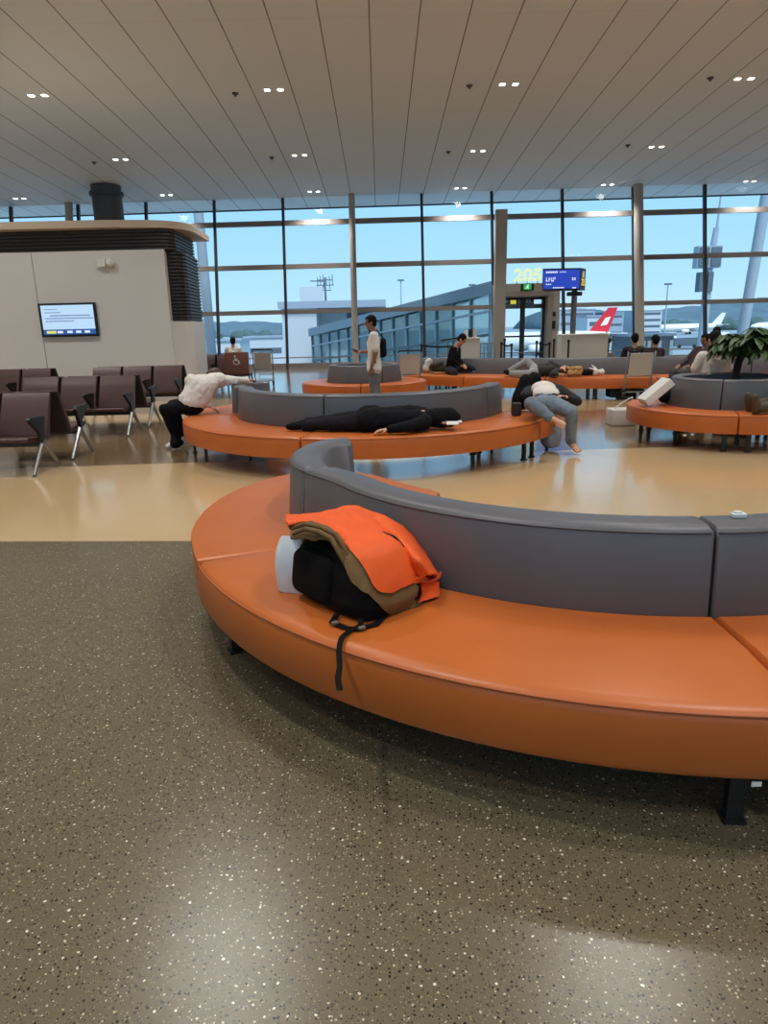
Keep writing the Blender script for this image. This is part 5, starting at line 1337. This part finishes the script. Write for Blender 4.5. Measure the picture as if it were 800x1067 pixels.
e0 = BPk(.19, -.13, .03); e1 = pz(376, 651, .468); e2 = pz(364, 657, .468); e3 = pz(356, 664, .468)
e4 = on_face(353, 680); e5 = on_face(354, 695); e6 = on_face(352, 706); e7 = on_face(354, 719)
e3b = pz(354, 671, .464)
obj('strap', ribbon([e0, e1, e2, e3, e3b, e4 + V((0, -.004, 0)), e5, e6 + V((0, -.006, 0)), e7], .020), BAGBLK, bpk)
bk_m = mat('buckle_grey', srgb(120, 110, 100), .4)
for (px, py) in ((349, 649), (377, 654)):
    p = pz(px, py, .472); obj('buckle', nbox(p, (.028, .014, .012), Matrix.Rotation(R(25), 3, 'Z'), .003), bk_m, bpk)
obj('strap', ribbon([BPk(.10, -.17, .015), pz(346, 648, .466), pz(358, 653, .466), pz(372, 655, .466), pz(392, 650, .466), BPk(.21, .0, .012)], .026), BAGBLK, bpk)
# white bag behind the left side
wb = [(290, 607), (300, 619)]
p = pz(297, 614, ZS)
secs = []
for z, w, d in ((0, .13, .15), (.01, .14, .16), (.12, .15, .16), (.17, .14, .13), (.215, .11, .06), (.23, .09, .02)):
    secs.append([V((-.40 + x * 1., 2.84 + y - x * .3, ZS + z)) for x, y in rrect(w, d, 20, 6.)])
wbag = obj('paper_bag', loft(secs), WHITEBAG, smooth=.6); tag(wbag, 'small white bag between the black backpack and the near backrest, left side', 'bag')
# brown jacket under, orange jacket over
def gp(rows): return [[py_(x, y, Y) for x, y, Y in r] for r in rows]
brown = gp([
    [(299, 543, 2.98), (325, 540, 3.0), (358, 536, 3.0), (396, 548, 3.0), (428, 570, 2.96), (450, 598, 2.92), (453, 622, 2.90)],
    [(300, 547, 2.88), (326, 544, 2.86), (352, 549, 2.81), (376, 566, 2.77), (404, 596, 2.74), (430, 612, 2.72), (449, 626, 2.70)],
    [(302, 551, 2.74), (322, 549, 2.68), (344, 556, 2.60), (364, 578, 2.545), (388, 610, 2.53), (414, 626, 2.56), (438, 631, 2.59)],
    [(302, 560, 2.64), (322, 560, 2.60), (343, 561, 2.555), (356, 577, 2.525), (366, 603, 2.49), (388, 622, 2.49), (408, 641, 2.50)]])
from mathutils.bvhtree import BVHTree
def tree_of(bm=None, o=None):
    if o is not None:
        bm = bmesh.new(); bm.from_mesh(o.data); bm.transform(Matrix.Translation(ORG[o.name]))
    return BVHTree.FromBMesh(bm)
def settle(bm, trees, gap):
    """lift cloth that would sink into what it lies on"""
    eye = V((0, 0, EYE))
    for v in bm.verts:
        d = (v.co - eye); far = d.length; d.normalize()
        for t in trees:
            h = t.ray_cast(eye, d)
            if h[0] is not None and h[3] - gap < far:
                far = h[3] - gap
        v.co = eye + d * far
    sm = bmesh.ops.smooth_vert
    sm(bm, verts=bm.verts[:], factor=.4, use_axis_x=True, use_axis_y=True, use_axis_z=True)
    return bm
pack_tree = tree_of(o=bpk)
bj_bm = settle(sheet(brown, 64, 26, .010, .016, 15, 3.), [pack_tree], .016)
jb_tree = tree_of(bj_bm)
jb = obj('brown_jacket', bj_bm, KHAKI, smooth=1.2); tag(jb, 'crumpled brown canvas jacket lying over the black backpack, under the orange one', 'jacket')
# gathered folds of the brown collar and its hem trim
fold = [[(304, 551, 2.68), (318, 546, 2.65), (334, 549, 2.60), (350, 557, 2.56), (361, 575, 2.53), (368, 592, 2.515)],
        [(305, 557, 2.645), (318, 551, 2.61), (332, 554, 2.585), (345, 561, 2.545), (356, 581, 2.52), (364, 598, 2.505)],
        [(308, 548, 2.72), (324, 545, 2.68), (342, 551, 2.63), (357, 564, 2.58), (369, 586, 2.54), (381, 605, 2.52)]]
for f_ in fold: obj('fold', ntube([py_(*p) for p in f_], [.006, .010, .011, .011, .009, .006], 10), KHAKI, jb, smooth=4)
obj('hem', ntube([py_(*p) for p in [(374, 585, 2.54), (385, 604, 2.52), (396, 621, 2.51), (408, 640, 2.52), (425, 634, 2.555), (440, 629, 2.60)]], .005, 8), KHAKIDK, jb, smooth=4)
orange = gp([
    [(297, 536, 2.92), (318, 534, 2.95), (345, 530, 2.98), (364, 526, 3.0), (400, 537, 3.0), (430, 557, 2.97), (449, 580, 2.93), (457, 598, 2.89)],
    [(297, 540, 2.86), (318, 537, 2.86), (345, 538, 2.85), (366, 540, 2.82), (396, 556, 2.77), (424, 577, 2.75), (443, 596, 2.75), (456, 605, 2.76)],
    [(298, 543, 2.79), (322, 540, 2.76), (345, 549, 2.70), (366, 564, 2.62), (392, 584, 2.585), (418, 597, 2.59), (440, 605, 2.64), (454, 606, 2.69)],
    [(300, 546, 2.74), (323, 543, 2.70), (346, 551, 2.63), (363, 567, 2.55), (380, 590, 2.515), (398, 617, 2.50), (422, 606, 2.56), (441, 601, 2.62)]])
oj = obj('orange_jacket', settle(sheet(orange, 70, 30, .010, .014, 13, 9.), [pack_tree, jb_tree], .014), ORJ, smooth=1.2); tag(oj, 'bright orange jacket draped on top of the pile on the near bench', 'jacket')
slv = [[(392, 541, 2.93), (412, 560, 2.86), (430, 580, 2.81), (446, 598, 2.775)]]
obj('sleeve', sheet(gp([[(388, 540, 2.93), (404, 560, 2.75), (424, 586, 2.62), (438, 603, 2.60)], [(402, 538, 2.95), (418, 558, 2.73), (436, 580, 2.60), (450, 598, 2.60)], [(420, 548, 2.99), (435, 566, 2.92), (448, 584, 2.86), (457, 599, 2.80)]]), 30, 16, .012, .008, 20, 4.), ORJ, oj, smooth=1.2)
obj('cuff', ntube([py_(*p) for p in [(438, 604, 2.60), (446, 607, 2.62), (456, 603, 2.70), (459, 597, 2.78)]], .007, 8), mat('orange_cuff', srgb(190, 64, 28), .7), oj, smooth=4)
obj('lining', sheet(gp([[(437, 609, 2.63), (447, 606, 2.67), (456, 606, 2.71)], [(439, 618, 2.62), (447, 614, 2.66), (456, 616, 2.70)], [(434, 628, 2.60), (446, 625, 2.63), (457, 622, 2.67)]]), 14, 12, .008, .004, 30, 2.), ORJ, oj, smooth=1.2)

# ------------------------------------------------------------------ daylight and rendering
W = bpy.data.worlds.new('sky'); SC.world = W; W.use_nodes = True; nt = W.node_tree; L = nt.links.new; N = nt.nodes.new
bg = nt.nodes['Background']; tc = N('ShaderNodeTexCoord'); sx = N('ShaderNodeSeparateXYZ'); L(tc.outputs['Generated'], sx.inputs[0])
rp = N('ShaderNodeValToRGB'); L(sx.outputs['Z'], rp.inputs['Fac'])
e = rp.color_ramp.elements; e[0].position = 0; e[0].color = srgb(188, 222, 240); e[1].position = 1; e[1].color = srgb(112, 178, 230)
for p, c in ((.05, srgb(172, 217, 241)), (.14, srgb(154, 209, 244)), (.4, srgb(134, 198, 242))): x = e.new(p); x.color = c
L(rp.outputs['Color'], bg.inputs['Color']); bg.inputs['Strength'].default_value = 1.22
sun = bpy.data.lights.new('sun', 'SUN'); sun.energy = 3.2; sun.angle = R(25); sun.color = (1, .97, .93)
so = bpy.data.objects.new('sun', sun); COL.objects.link(so); so.rotation_euler = (R(38), 0, R(14))       # high sun behind the hall, added to brighten the outside
SC.collection.children.link(COL)
vs_ = SC.view_settings; vs_.view_transform = 'Standard'; vs_.look = 'None'; vs_.exposure = 0.0; vs_.gamma = 1.0; vs_.use_curve_mapping = False
SC.cycles.max_bounces = 7; SC.cycles.diffuse_bounces = 4; SC.cycles.glossy_bounces = 4; SC.cycles.transparent_max_bounces = 16; SC.cycles.sample_clamp_indirect = 6
SC.cycles.caustics_reflective = False; SC.cycles.caustics_refractive = False
